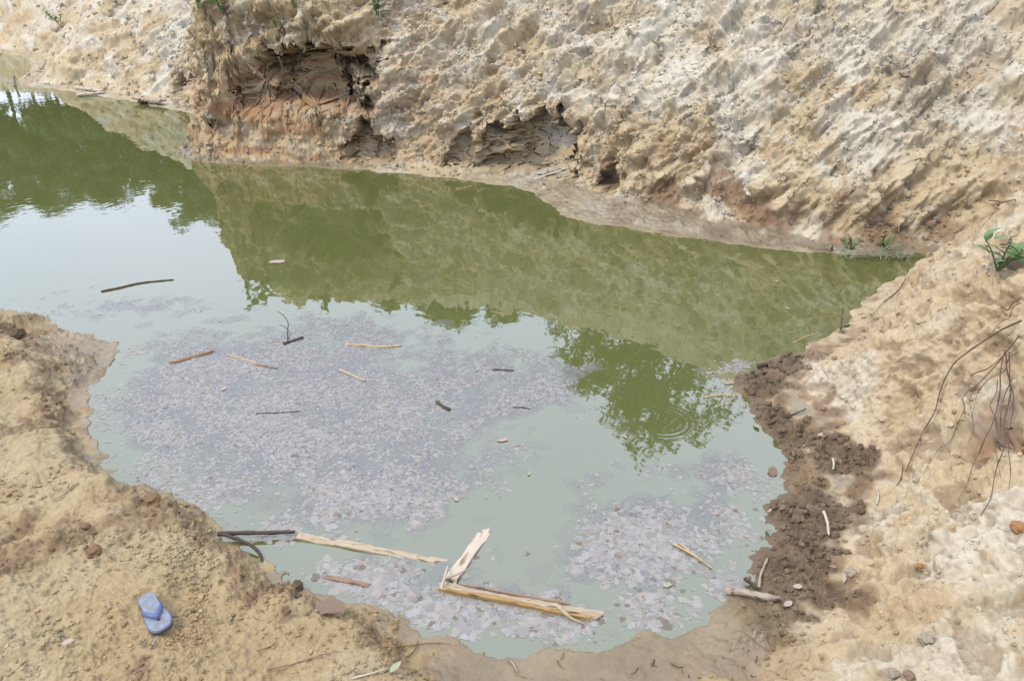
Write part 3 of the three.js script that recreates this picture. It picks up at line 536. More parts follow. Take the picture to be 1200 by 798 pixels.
// single leaves on the water
for (const [px, py, s, mat, label, turn] of [[783, 686, 0.05, 'leafGreenPale', 'pale green round leaf floating left of the short log', 0.5], [262, 456, 0.06, 'leafPink', 'pinkish leaf floating amid the left scum', 1], [590, 516, 0.07, 'leafPink', 'large pale leaf at the lower rim of the middle scum', 0.3], [534, 585, 0.045, 'leafPink', 'lone pale leaf on the clear water above the whitish plank', 2],
  [620, 556, 0.03, 'leafGreenPale', 'small pale leaf on the clear middle water', 1.2], [732, 512, 0.04, 'leafPink', 'pale leaf below the reflected trees', 2.2], [167, 213, 0.08, 'leafTan', 'tan leaf on the green water below the headland', 0.2], [326, 307, 0.16, 'leafPink', 'pale patch of leaf floating left of the bank reflection', 0.1], [923, 362, 0.05, 'leafTan', 'tan leaf on the green water left of the sand spur', 1.9],
  [911, 330, 0.04, 'leafGreenPale', 'pale leaf on the green water near the far corner', 0.9], [856, 449, 0.08, 'leafTan', 'tan leaf at the tip of the dark mud', 0.4], [724, 597, 0.04, 'leafBrown', 'brown star shaped leaf near the lower waterline', 0.7]]) {
  const n = 14, p = [0, 0.003, 0], ix = [], R = rng(px);
  for (let i = 0; i < n; i++) { const a = i / n * 6.2832, r = 0.62 * s * (0.75 + 0.25 * Math.cos(a * 2) + 0.2 * (R() - 0.5)) * (i === 0 ? 0.5 : 1); p.push(Math.cos(a) * r, 0.001 + 0.003 * R(), Math.sin(a) * r * 0.8); ix.push(0, 1 + (i + 1) % n, 1 + i); }
  const g = new THREE.BufferGeometry(); g.setAttribute('position', new THREE.Float32BufferAttribute(p, 3)); g.setIndex(ix); g.computeVertexNormals(); g.rotateY(turn);
  const w = onWater(px, py, 0.004); single('floating_leaf', g, M[mat], label, 'leaf', [w.x, w.y, w.z], 'loose leaves on the pond');
}
// ---------------------------------------------------------------- scum of flakes, bits of leaf and foam
{
  const zones = [[300, 480, 270, 110, 0.95], [190, 520, 120, 90, 0.75], [330, 605, 170, 55, 0.55], [490, 640, 120, 40, 0.4], [680, 560, 120, 90, 0.3], [450, 560, 190, 75, 0.9], [560, 455, 150, 60, 0.75], [230, 560, 110, 60, 0.9], [380, 410, 200, 45, 0.6], [600, 722, 200, 40, 1], [445, 680, 110, 38, 1], [745, 640, 160, 65, 0.95], [860, 575, 75, 60, 0.7], [870, 470, 45, 40, 0.45], [780, 715, 90, 35, 0.8], [830, 690, 60, 40, 0.6], [150, 370, 150, 40, 0.25], [878, 436, 55, 18, 0.75], [860, 452, 30, 16, 0.6]];
  const clear = [[605, 590, 105, 60], [690, 510, 70, 40], [770, 520, 60, 40], [345, 655, 45, 20], [500, 640, 50, 22]];
  const dens = (px, py) => { let m = 0; for (const [x, y, rx, ry, k] of zones) m = Math.max(m, k * (1 - sstep(0.35, 1.25, Math.hypot((px - x) / rx, (py - y) / ry)))); for (const [x, y, rx, ry] of clear) m *= 0.12 + 0.88 * sstep(0.3, 1.25, Math.hypot((px - x) / rx, (py - y) / ry)); return m; };
  const R = rng(77), shapes = [0, 1, 2].map((v) => {
    const n = 10, p = [0, 0.0005, 0], ix = [], q = rng(90 + v);
    for (let i = 0; i < n; i++) { const a = i / n * 6.2832, r = 0.55 + 0.6 * q(); p.push(Math.cos(a) * r, -0.0001, Math.sin(a) * r); ix.push(0, 1 + (i + 1) % n, 1 + i); }
    const g = new THREE.BufferGeometry(); g.setAttribute('position', new THREE.Float32BufferAttribute(p, 3)); g.setIndex(ix); g.computeVertexNormals(); return g;
  });
  const lists = [[], [], []], tints = [[], [], []], dummy = new THREE.Object3D(), c = new THREE.Color();
  let made = 0;
  for (let tries = 0; tries < 1600000 && made < 46000; tries++) {
    const x = -5.5 + 8.5 * R(), z = -8.5 + 6.5 * R(); look(x, z); if (Q[0] > -0.03) continue;
    const [px, py] = toPix(x, 0, z), m = dens(px, py); if (m < 0.02) continue;
    const clump = 0.5 + 0.5 * (0.55 * n2(x * 1.6, z * 1.6) + 0.45 * n2(x * 5 + 9, z * 5) + 0.35 * n2(x * 13, z * 13 + 4));
    const near = sstep(520, 700, py);
    if (R() > sstep(-0.3, 0.25, clump - 1.08 + m * 0.72) * lerp(0.62, 0.24, near)) continue;
    const s = lerp(0.0085, 0.018, near) * (0.4 + 1.3 * Math.pow(R(), 2.2)) * (R() < 0.05 ? 1.7 : 1), v = Math.floor(R() * 3);
    dummy.position.set(x, 0.0006 + R() * 0.0016, z); dummy.rotation.set(0, R() * 6.28, 0); dummy.scale.set(s * (0.8 + R() * 0.6), 1, s); dummy.updateMatrix();
    lists[v].push(dummy.matrix.clone());
    const t = R(), b = 0.75 + 0.45 * R(); tints[v].push(t < 0.06 ? [0.17 * b, 0.125 * b, 0.085 * b] : t < 0.4 ? [0.3 * b, 0.272 * b, 0.235 * b] : [0.3 * b, 0.29 * b, 0.274 * b]); made++;
  }
  const fm = new THREE.MeshStandardMaterial({ roughness: 0.5, side: THREE.DoubleSide, transparent: true, opacity: 0.55 });
  const g = new THREE.Group(); g.name = 'floating_scum'; tag(g, 'pale grey flakes of scum and leaf bits spread over the water', 'scum', undefined, 'stuff'); scene.add(g);
  shapes.forEach((sh, v) => {
    const im = new THREE.InstancedMesh(sh, fm, lists[v].length); im.name = 'flakes'; im.userData.kind = 'stuff'; im.castShadow = im.receiveShadow = true;
    lists[v].forEach((m, i) => { im.setMatrixAt(i, m); im.setColorAt(i, c.setRGB(...tints[v][i])); }); g.add(im);
  });
  const film = [];
  for (let tries = 0; tries < 200000 && film.length < 5200; tries++) {
    const x = -5.5 + 8.5 * R(), z = -8.5 + 6.5 * R(); look(x, z); if (Q[0] > -0.25) continue;
    const [px, py] = toPix(x, 0, z), m = dens(px, py), clump = 0.5 + 0.5 * (0.55 * n2(x * 1.6, z * 1.6) + 0.45 * n2(x * 5 + 9, z * 5)); if (R() > sstep(-0.45, 0.15, clump - 1.0 + m * 0.72) * m * (py < 610 ? 1 : 0.35)) continue;
    dummy.position.set(x, 0.0003 + 0.0003 * R(), z); dummy.rotation.set(0, R() * 6.28, 0); dummy.scale.set(0.04 + 0.09 * R(), 0.3, 0.03 + 0.07 * R()); dummy.updateMatrix(); film.push(dummy.matrix.clone());
  }
  const im = new THREE.InstancedMesh(shapes[1], new THREE.MeshStandardMaterial({ color: new THREE.Color().setRGB(0.25, 0.25, 0.245), roughness: 0.25, side: THREE.DoubleSide, transparent: true, opacity: 0.16 }), film.length); im.name = 'film'; im.userData.kind = 'stuff'; film.forEach((m, i) => im.setMatrixAt(i, m)); im.receiveShadow = true; g.add(im);
  console.log('flakes', made, film.length);
}
// ---------------------------------------------------------------- flip-flop on the near bank
{
  const at = hit(181, 722), e = 0.12, nx = hit(196, 722).y - hit(166, 722).y;
  const toe = hit(190, 737), heel = hit(174, 705), g = thing('flip_flop', 'worn blue flip-flop lying on the sandy near bank', 'flip-flop', [at.x, at.y + 0.012, at.z]);
  const dir = toe.clone().sub(heel); g.rotation.y = Math.atan2(dir.x, dir.z); g.rotation.x = 0.1;
  const half = [[0, 0.128], [0.024, 0.125], [0.042, 0.108], [0.05, 0.08], [0.049, 0.05], [0.043, 0.015], [0.036, -0.03], [0.035, -0.07], [0.035, -0.098], [0.026, -0.12], [0, -0.128]];
  const outline = (k) => { const l = [...half.map(([x, y]) => [x * k * 1.04, y * (k + 1) / 2]), ...half.slice(1, -1).reverse().map(([x, y]) => [-x * k * (y > 0.03 ? 0.92 : 1), y * (k + 1) / 2])].map(([x, y]) => new THREE.Vector2(x, y)); const s = new THREE.Shape(); s.setFromPoints(new THREE.SplineCurve([...l, l[0]]).getPoints(70)); return s; };
  const slab = (k, h, bev, y) => { const q = new THREE.ExtrudeGeometry(outline(k), { depth: h, bevelEnabled: true, bevelSize: bev, bevelThickness: bev, bevelSegments: 3 }); q.rotateX(Math.PI / 2); q.scale(1, 1, 1); q.translate(0, y, 0); return q; };
  const dirty = (r, g, b2, k, seed, rough) => { const W = 64, n = createNoise2D(rng(seed)), dd = new Uint8Array(W * W * 4); for (let j = 0; j < W; j++) for (let i = 0; i < W; i++) { const f = clamp(0.35 + 0.5 * n(i * 0.06, j * 0.06) + 0.35 * n(i * 0.2, j * 0.2) - k) * 0.8, q = (j * W + i) * 4, v = 1 + 0.06 * n(i * 0.5, j * 0.5); dd[q] = lerp(r, 150, f) * v * 0.7; dd[q + 1] = lerp(g, 132, f) * v * 0.7; dd[q + 2] = lerp(b2, 104, f) * v * 0.7; dd[q + 3] = 255; }
    const t = new THREE.DataTexture(dd, W, W); t.colorSpace = THREE.SRGBColorSpace; t.wrapS = t.wrapT = THREE.RepeatWrapping; t.magFilter = THREE.LinearFilter; t.repeat.set(6, 6); t.needsUpdate = true; return new THREE.MeshStandardMaterial({ map: t, roughness: rough, side: THREE.DoubleSide }); };
  const blue = dirty(120, 138, 172, 0.15, 5, 0.6), deep = dirty(70, 80, 104, 0.05, 6, 0.7), pale = dirty(156, 172, 202, 0.1, 7, 0.65), strapM = std(100, 122, 176, 0.5); g.scale.set(1.05, 0.85, 0.98);
  const sole = part(g, 'sole', slab(1, 0.012, 0.003, 0.012), deep); part(sole, 'rim', slab(1.0, 0.004, 0.002, 0.0185), blue);
  part(g, 'footbed', slab(0.93, 0.002, 0.0015, 0.0235), pale);
  const strap = (sx) => { const c = new THREE.CatmullRomCurve3([V(0.004, 0.02, 0.066), V(0.002, 0.04, 0.056), V(sx * 0.02, 0.046, 0.03), V(sx * 0.036, 0.036, 0.0), V(sx * 0.043, 0.01, -0.035)]), n = 22, p = [], ix = [];
    for (let i = 0; i <= n; i++) { const t = i / n, q = c.getPoint(t), tn = c.getTangent(t), out = V(sx * 0.7, 0.9, 0.1).normalize(), sd = tn.clone().cross(out).normalize(), w = lerp(0.005, 0.011, Math.sin(Math.PI * Math.min(1, t * 0.8 + 0.1))); for (const [u, h] of [[-1, 0], [0, 0.004], [1, 0], [0.9, -0.003], [-0.9, -0.003]]) { const r = q.clone().addScaledVector(sd, u * w).addScaledVector(out, h); p.push(r.x, r.y, r.z); } }
    for (let i = 0; i < n; i++) for (let j = 0; j < 5; j++) { const a = i * 5 + j, b = i * 5 + (j + 1) % 5; ix.push(a, a + 5, b, b, a + 5, b + 5); }
    const q = new THREE.BufferGeometry(); q.setAttribute('position', new THREE.Float32BufferAttribute(p, 3)); q.setIndex(ix); q.computeVertexNormals(); return q; };
  part(g, 'strap', strap(1), strapM); part(g, 'strap', strap(-1), strapM);
  part(g, 'toe_post', tube([V(0.004, 0.02, 0.068), V(0.004, 0.034, 0.066), V(0.003, 0.046, 0.06)], 0.004, 0.005, 7, 2, 0.02), deep);
}
// ---------------------------------------------------------------- loose crumbs of earth on the slopes
{
  const R = rng(301), shapes = [0, 1, 2].map((v) => { const g = new THREE.IcosahedronGeometry(1, 1), p = g.attributes.position; for (let i = 0; i < p.count; i++) { const x = p.getX(i), y = p.getY(i), z = p.getZ(i), k = 1 + 0.38 * n3(x * 1.1 + v * 9, y * 1.1, z * 1.1) + 0.15 * n3(x * 3, y * 3 + v, z * 3); p.setXYZ(i, x * k * 1.15, y * k * 0.72, z * k); } g.computeVertexNormals(); return g; });
  const sets = { far: [[], [], []], near: [[], [], []], right: [[], [], []] }, dummy = new THREE.Object3D(), c = new THREE.Color();
  let made = 0;
  for (let t = 0; t < 260000 && made < 45000; t++) {
    const k = Math.floor((60 + R() * (COLS - 120))) * ROWS + Math.floor(R() * ROWS), x = pos[k * 3], y = pos[k * 3 + 1], z = pos[k * 3 + 2], g = reg[k]; if (g === 4 || y < 0.01) continue;
    const [px, py, dep] = toPix(x, y, z); if (dep < 1 || px < -150 || px > 1350 || py < -90 || py > 900) continue;
    let w, kind, s;
    const grp = sstep(-0.1, 0.6, n3(x * 1.3, y * 1.3, z * 1.3) + 0.5 * n3(x * 4, y * 4, z * 4)), dark = col[k * 3] < 0.13;
    if (g === 2 || g === 5) { kind = 'far'; w = 0.08 + 0.5 * grp; s = dep * 0.0012 * (0.45 + 2.3 * Math.pow(R(), 4)); }
    else if (g === 1) { kind = 'right'; w = dark ? 0.7 : 0.04 + 0.25 * grp; s = dep * (dark ? 0.0014 : 0.0012) * (0.4 + 3.2 * Math.pow(R(), 5)); }
    else if (g === 0) { kind = 'near'; w = dark ? 0.6 : 0.04 + 0.3 * grp; s = dep * 0.0013 * (0.4 + 2.4 * Math.pow(R(), 4)); }
    else { kind = 'near'; w = 0.05 * grp; s = dep * 0.001 * (0.4 + 1.8 * R()); }
    if (R() > w) continue;
    const v = Math.floor(R() * 3), b = 0.78 + 0.4 * R(), gy = (kind === 'far' && R() < 0.3) ? 0.6 : 0, m = (col[k * 3] + col[k * 3 + 1] + col[k * 3 + 2]) / 3;
    dummy.position.set(x, y + s * 0.25, z); dummy.rotation.set(R() * 6, R() * 6, R() * 6); dummy.scale.setScalar(s); dummy.updateMatrix();
    sets[kind][v].push([dummy.matrix.clone(), [0, 1, 2].map((q) => lerp(col[k * 3 + q], m * [0.92, 0.88, 0.8][q], gy) * b)]); made++;
  }
  for (const [kind, name, label] of [['far', 'crumbs_of_clay', 'small pale crumbs of clay strewn over the far slope'], ['near', 'crumbs_of_sand', 'small brown crumbs of sandy earth strewn over the near bank'], ['right', 'crumbs_of_mud', 'small crumbs of mud and sand strewn over the right slope']]) {
    const g = new THREE.Group(); g.name = name; tag(g, label, 'soil', undefined, 'stuff'); scene.add(g);
    shapes.forEach((sh, v) => { const l = sets[kind][v], im = new THREE.InstancedMesh(sh, new THREE.MeshStandardMaterial({ roughness: 0.95 }), l.length); im.name = 'crumbs'; im.userData.kind = 'stuff'; im.castShadow = im.receiveShadow = true; l.forEach(([m, t], i) => { im.setMatrixAt(i, m); im.setColorAt(i, c.setRGB(...t)); }); g.add(im); });
  }
  console.log('crumbs', made);
}
// ---------------------------------------------------------------- litter on the banks
const onBank = (list, r, mat, name, label, category, lift, seed) => stickOn(list, r, r * 0.6, mat, name, label, category, ground, lift, seed);
onBank([[62, 586], [74, 580], [82, 572], [86, 567]], 0.005, M.paleWood, 'twig', 'curved pale twig on the sand at the left', 'twig', 0.006, 41);
onBank([[412, 797], [430, 792], [448, 787], [466, 784]], 0.005, M.strippedWood, 'twig', 'pale twig at the bottom edge of the near bank', 'twig', 0.008, 42);
onBank([[450, 760], [480, 758], [506, 755], [528, 756]], 0.004, M.bark, 'twig', 'long brown twig lying along the near waterline', 'twig', 0.008, 43);
onBank([[596, 772], [602, 780], [608, 790], [622, 797]], 0.005, M.greyWood, 'twig', 'grey forked twig on the bottom mud', 'twig', 0.008, 44);
onBank([[478, 772], [486, 764], [490, 752]], 0.004, M.root, 'twig', 'thin dark twig crossing the long brown twig', 'twig', 0.01, 45);
onBank([[312, 786], [340, 780], [372, 770], [392, 765]], 0.004, M.redBark, 'twig', 'reddish long twig on the near sand', 'twig', 0.006, 46);
onBank([[178, 757], [182, 751], [184, 747]], 0.006, M.greyWood, 'twig', 'stubby grey twig below the flip-flop', 'twig', 0.006, 47);
onBank([[300, 764], [318, 758], [324, 752]], 0.003, M.bark, 'twig', 'fine brown twig right of the flip-flop', 'twig', 0.006, 48);
onBank([[965, 603], [969, 614], [971, 630]], 0.01, M.strippedWood, 'stick', 'white peeled stick upright on the dark mud', 'stick', 0.02, 49);
onBank([[1027, 574], [1029, 584], [1027, 594]], 0.007, M.strippedWood, 'stick', 'small white stick at the edge of dark mud and sand', 'stick', 0.02, 50);
onBank([[976, 540], [977, 548], [976, 553]], 0.008, M.strippedWood, 'stick', 'tiny white stick amid the dark mud', 'stick', 0.02, 51);
onBank([[963, 430], [966, 437], [970, 443]], 0.006, M.paleWood, 'stick', 'short pale stick on the clods of the sand spur', 'stick', 0.02, 52);
onBank([[1036, 356], [1050, 345], [1062, 328]], 0.006, M.root, 'twig', 'dark twig lying up the sand spur', 'twig', 0.015, 53);
onBank([[940, 450], [950, 442], [957, 433]], 0.006, M.reed, 'twig', 'straw twig on the dark mud of the spur', 'twig', 0.015, 54);
onBank([[900, 500], [925, 490], [945, 482]], 0.008, M.darkWood, 'stick', 'dark curved stick on the mud by the right water', 'stick', 0.02, 55);
onBank([[1050, 574], [1056, 562], [1058, 548]], 0.004, M.root, 'twig', 'fine upright twig at the foot of the long root', 'twig', 0.02, 56);
for (const [px, py, l, w, mat, turn, label] of [[958, 512, 0.12, 0.025, 'leafPink', 0.2, 'pale folded leaf lying on the dark mud'], [370, 712, 0.16, 0.055, 'leafBrown', -0.2, 'flat grey brown leaf at the near waterline'], [457, 790, 0.07, 0.016, 'leafGreenPale', 0.9, 'pale green leaf at the bottom edge of the near bank'], [72, 757, 0.05, 0.016, 'leafPink', 0.4, 'pinkish leaf beside the dark clods at lower left'], [885, 548, 0.1, 0.03, 'leafTan', 0.2, 'tan leaf by the right waterline'], [905, 560, 0.1, 0.03, 'leafBrown', 1.2, 'brown curled leaf on the right mud'], [1010, 640, 0.06, 0.02, 'leafTan', 1, 'small tan leaf on the right sand']]) {
  const p = ground(px, py, 0.012), m = single('fallen_leaf', leafShape(l, w, 0.1, px), M[mat], label, 'leaf', [p.x, p.y, p.z]); m.rotation.y = turn; }
for (const [px, py, r, mat, name, label] of [[196, 592, 0.03, 'darkClod', 'clod', 'round dark clod at the lip of the near bank'], [178, 588, 0.045, 'clayClod', 'clod', 'brown clod left of the round dark one on the bank lip'], [998, 672, 0.028, 'greyStone', 'stone', 'smooth round grey stone on the pale right slope'], [1194, 620, 0.035, 'orangeClod', 'clod', 'orange clod at the right edge of the picture'], [1086, 751, 0.03, 'greyStone', 'stone', 'angular grey stone low on the right slope'], [1046, 790, 0.025, 'greyStone', 'stone', 'pale stone at the bottom of the right slope'], [1066, 793, 0.022, 'leafBrown', 'stone', 'brown stone beside the pale one at the bottom right'], [20, 393, 0.05, 'darkClod', 'clod', 'dark clod on the left bank beside the spit'], [100, 618, 0.02, 'clayClod', 'clod', 'small clod alone on the left sand'], [110, 648, 0.035, 'clayClod', 'clod', 'flat clod in the middle of the left sand'], [348, 688, 0.03, 'darkClod', 'clod', 'dark clod at the waterline above the flat leaf'], [1078, 665, 0.02, 'orangeClod', 'clod', 'small orange clod high on the pale right slope'], [1060, 88, 0.06, 'greyStone', 'clod', 'grey clay lump in the dark grey patch of the far slope']]) {
  const p = hit(px, py); single(name, lump(r, px % 17, 0.7), M[mat], label, name, [p.x, p.y + r * 0.3, p.z]); }
{
  const R = rng(515);
  for (let i = 0; i < 15; i++) { const a = R(), px = 885 + R() * 110 + a * 20, py = 470 + a * 250, p = ground(Math.min(px, 1000), py, 0.014), m = single('dry_leaf', leafShape(0.035 + 0.04 * R(), 0.008 + 0.009 * R(), 0.15, i), [M.leafTan, M.leafPink, M.leafBrown][i % 3], ['small tan dry leaf littering the dark mud of the right shore', 'small pinkish dry leaf littering the dark mud of the right shore', 'small brown dry leaf littering the dark mud of the right shore'][i % 3], 'leaf', [p.x, p.y, p.z], 'dry leaves on the right mud'); m.rotation.set((R() - 0.5) * 0.5, R() * 6.28, (R() - 0.5) * 0.5); }
  for (let i = 0; i < 9; i++) { const px = 560 + R() * 330, py = 758 + R() * 36, a = R() * 3.14, l = 6 + R() * 12; stickOn([[px, py], [px + Math.cos(a) * l * 0.5, py + Math.sin(a) * l * 0.3 + 2], [px + Math.cos(a) * l, py + Math.sin(a) * l * 0.6]], 0.0022 + 0.002 * R(), 0.0015, [M.root, M.darkWood, M.bark][i % 3], 'twig', ['tiny dull brown twig littering the wet mud at the bottom shore', 'tiny blackish twig littering the wet mud at the bottom shore', 'tiny light brown twig littering the wet mud at the bottom shore'][i % 3], 'twig', ground, 0.003, i + 60, 'tiny twigs on the bottom mud'); }
  for (let i = 0; i < 12; i++) { const px = 20 + R() * 420, py = Math.max(560 + R() * 230, 470 + px * 0.75), a = R() * 3.14, l = 8 + R() * 16; if (py > 790) continue; stickOn([[px, py], [px + Math.cos(a) * l * 0.5, py + Math.sin(a) * l * 0.3 + 1], [px + Math.cos(a) * l, py + Math.sin(a) * l * 0.6]], 0.0016 + 0.0015 * R(), 0.001, [M.root, M.redBark, M.bark][i % 3], 'twig', ['hair thin dark twig scattered on the near sandy bank', 'hair thin reddish twig scattered on the near sandy bank', 'hair thin light brown twig scattered on the near sandy bank'][i % 3], 'twig', ground, 0.003, i + 90, 'hair thin twigs on the near bank'); }
}
// ---------------------------------------------------------------- roots and plants on the right bank
for (const [list, r, label] of [
  [[[1204, 393, 0.1], [1160, 412, 0.08], [1124, 434, 0.06], [1105, 465, 0.04], [1086, 508, 0.03], [1069, 543, 0.02], [1056, 562, 0.0]], 0.009, 'long dark root sweeping down across the right sand slope'],
  [[[1204, 418, 0.14], [1178, 440, 0.1], [1152, 461, 0.07], [1130, 476, 0.04]], 0.007, 'dark root branching below the long sweeping root'],
  [[[1140, 445, 0.03], [1160, 443, 0.06], [1180, 436, 0.1], [1204, 428, 0.14]], 0.006, 'straight thin root pointing left from the tangle'],
  [[[1186, 430, 0.12], [1180, 478, 0.12], [1160, 530, 0.08], [1144, 556, 0.05], [1124, 588, 0.01]], 0.006, 'hanging root curving out of the rusty hollow'],
  [[[1131, 474, 0.04], [1128, 498, 0.04], [1116, 520, 0.02], [1094, 536, 0.0]], 0.004, 'thin crooked rootlet between long root and hollow'],
  [[[1188, 440, 0.14], [1195, 482, 0.16], [1184, 545, 0.1], [1170, 572, 0.06], [1150, 604, 0.0]], 0.008, 'stout root falling along the rusty hollow'],
  [[[1193, 440, 0.16], [1200, 500, 0.18], [1190, 552, 0.1], [1186, 580, 0.04]], 0.006, 'root hanging at the picture edge'],
  [[[1160, 238, 0.03], [1180, 245, 0.06], [1204, 247, 0.08]], 0.009, 'horizontal root high at the right edge'],
  [[[1180, 242, 0.06], [1168, 256, 0.05], [1152, 268, 0.02]], 0.008, 'short root slanting below the horizontal root'],
  [[[1176, 296, 0.06], [1190, 293, 0.09], [1204, 290, 0.12]], 0.008, 'stub of root behind the green seedling'],
  [[[1176, 364, 0.03], [1190, 366, 0.06], [1204, 365, 0.1]], 0.008, 'dark stub of root above the long sweeping root'],
  [[[1204, 372, 0.1], [1188, 384, 0.07], [1172, 388, 0.04], [1160, 396, 0.01]], 0.005, 'fine root just above the long sweeping root'],
  [[[1204, 440, 0.16], [1184, 452, 0.1], [1164, 456, 0.07], [1148, 470, 0.04], [1140, 492, 0.02]], 0.005, 'crooked root below the straight thin root'],
  [[[1196, 470, 0.15], [1180, 500, 0.1], [1172, 540, 0.06], [1176, 566, 0.03]], 0.004, 'fine root beside the stout falling root'],
  [[[1150, 462, 0.06], [1140, 480, 0.05], [1143, 500, 0.03], [1136, 520, 0.01]], 0.003, 'hair root forking off the dark root'],
  [[[1176, 462, 0.1], [1166, 490, 0.08], [1174, 520, 0.08], [1168, 548, 0.05]], 0.004, 'hair root in the rusty hollow'],
]) stickOn(list.flatMap(([x, y, l], i) => { const q = list[i + 1]; return q ? [[x, y, l], [(x + q[0]) / 2 + 5 * n2(x, y), (y + q[1]) / 2 + 4 * n2(y, x), (l + q[2]) / 2 + 0.012 * n2(x + 7, y)]] : [[x, y, l]]; }), r * 0.65, r * 0.25, M.root, 'root', label, 'root', (x, y, l) => { const p = hit(Math.min(x, 1196), y); if (x > 1196) p.x += (x - 1196) / F * 4.5; p.y += l; p.x -= l * 0.6; return p; }, undefined, Math.round(r * 9000) + list[0][1]);
function seedling(px, py, n, size, label, mat = M.leafGreen, spread = 1, leafW = 0.2) {
  const p = hit(px, py), g = thing('weed', label, 'plant', [p.x, p.y - 0.01, p.z]), R = rng(px * 7 + py);
  for (let s = 0; s < Math.max(2, n / 5); s++) {
    const a = R() * 6.28, lean = (0.2 + R() * 0.5) * spread, h = size * (0.6 + 0.5 * R()), tip = V(Math.cos(a) * lean * h, h, Math.sin(a) * lean * h + 0.25 * h * spread);
    part(g, 'stem', tube([V(0, 0, 0), tip.clone().multiplyScalar(0.5).add(V(0, h * 0.08, 0)), tip], size * 0.025, size * 0.012, 5, s + 3, 0.05), M.grassGreen);
    for (let i = 0; i < 5; i++) { const t = 0.35 + 0.65 * i / 4, q = tip.clone().multiplyScalar(t), l = part(g, 'leaf', leafShape(size * (0.35 + 0.2 * R()), size * leafW * (0.4 + 0.3 * R()), -0.25 * R(), i + s), mat); l.position.copy(q); l.rotation.set((R() - 0.5) * 0.8, R() * 6.28, 0.2 + R() * 0.6, 'YXZ'); }
  }
  return g;
}
seedling(1170, 316, 25, 0.27, 'bright green seedling growing on the right sand bank');
seedling(262, 16, 20, 0.45, 'yellow green weed at the top left of the headland', new THREE.MeshPhysicalMaterial({ color: new THREE.Color().setRGB(0.16, 0.25, 0.04), roughness: 0.6, transmission: 0.25, thickness: 0, side: THREE.DoubleSide }));
seedling(318, 18, 20, 0.4, 'green weed on top of the headland above the overhang'); seedling(345, 8, 14, 0.35, 'dark weed beside the green one on the headland');
seedling(443, 22, 14, 0.4, 'narrow green weed hanging on the upper far bank', M.leafGreen, 0.5); seedling(70, 30, 12, 0.4, 'small weed on the far left bank'); seedling(323, 32, 8, 0.16, 'tiny weed below the green one on the headland'); seedling(232, 12, 12, 0.3, 'weed left of the yellow green one');
function tuft(px, py, n, len, w, mat, label, droop = 0.25, partName = 'blade') {
  const p = hit(px, py), g = thing('grass_tuft', label, 'grass', [p.x, p.y - 0.01, p.z]), R = rng(px + py * 3);
  for (let i = 0; i < n; i++) { const b = part(g, partName, blade(len * (0.55 + 0.6 * R()), w * (0.7 + 0.5 * R()), 0.15 + 0.6 * R(), R() * 6.28, droop * (0.5 + R())), mat); b.position.set((R() - 0.5) * len * 0.3, 0, (R() - 0.5) * len * 0.3); }
  return g;
}
tuft(997, 291, 9, 0.28, 0.016, M.grassGreen, 'bright broad bladed grass left at the far corner shore'); tuft(1034, 287, 10, 0.3, 0.017, M.grassGreen, 'taller broad bladed grass right at the far corner shore'); tuft(966, 262, 14, 0.24, 0.006, M.grassDry, 'dry grey grass tuft hanging on the foot of the far bank', 0.6); tuft(1058, 303, 8, 0.2, 0.012, M.greyLeaf, 'grey green drooping grass at the far corner by the spur', 0.6); tuft(1050, 268, 10, 0.2, 0.012, M.leafTan, 'dried curled tan leaves above the far corner shore', 0.9); tuft(974, 292, 7, 0.2, 0.014, M.greyLeaf, 'grey withered grass lying on the far shore mud', 0.7);
{
  const p0 = hit(1030, 303), R = rng(4), list = [];
  for (let i = 0; i < 80; i++) { const q = hit(985 + R() * 75, 292 + R() * 16), l = blade(0.1 + 0.12 * R(), 0.008, 0.9, R() * 6.28, 0.1); l.rotateX((R() - 0.5) * 0.4); l.translate(q.x, Math.max(q.y, 0.004) + 0.01 + R() * 0.03, q.z); list.push(l); }
  const m = single('grass_litter', mergeGeometries(list), M.greyLeaf, 'heap of cut grass blades strewn along the far corner shore', 'grass'); m.userData.kind = 'stuff';
}
// ---------------------------------------------------------------- far shore
stickOn([[226, 88, 0.02], [243, 89, 0.02]], 0.02, 0.014, M.darkWood, 'stick', 'dark stick end poking out of the left side of the headland', 'stick', (x, y, l) => { const p = hit(243, 89), q = rayDir(x, y), t = (p.z - 0.1) / q[2]; return V(q[0] * t, EYE.y + q[1] * t, p.z + 0.12); }, undefined, 3);
for (const [list, label] of [[[[326, 66], [331, 80], [330, 92], [323, 104]], 'thin root hanging in front of the headland overhang'], [[[344, 70], [336, 80], [326, 96]], 'second thin root crossing in the headland overhang'], [[[248, 60], [250, 82], [247, 110], [248, 150]], 'long vertical root on the left edge of the headland']])
  stickOn(list, 0.016, 0.008, M.root, 'root', label, 'root', (x, y) => { const p = hit(list[0][0], list[0][1] - 4), q = rayDir(x, y), t = (p.z + 0.1) / q[2]; return V(q[0] * t, EYE.y + q[1] * t, p.z + 0.1); }, undefined, list[0][0]);
single('plank', plank(onWater(88, 105, 0.06), onWater(120, 109, 0.05), 0.12, 0.05, 51), M.strippedWood, 'pale plank at the far left waterline, upper of two', 'plank');
single('plank', plank(onWater(90, 113, 0.03), onWater(122, 110, 0.04), 0.1, 0.04, 52), M.strippedWood, 'pale plank at the far left waterline, lower of two', 'plank');
single('plank', plank(ground(158, 117, 0.05), ground(190, 121, 0.05), 0.2, 0.06, 53), M.paleWood, 'wide pinkish plank on the mud left of the headland', 'plank');
{ const p = hit(167, 120); single('stone', lump(0.09, 5), M.darkClod, 'dark stone in front of the wide pinkish plank', 'stone', [p.x, p.y + 0.04, p.z]); }
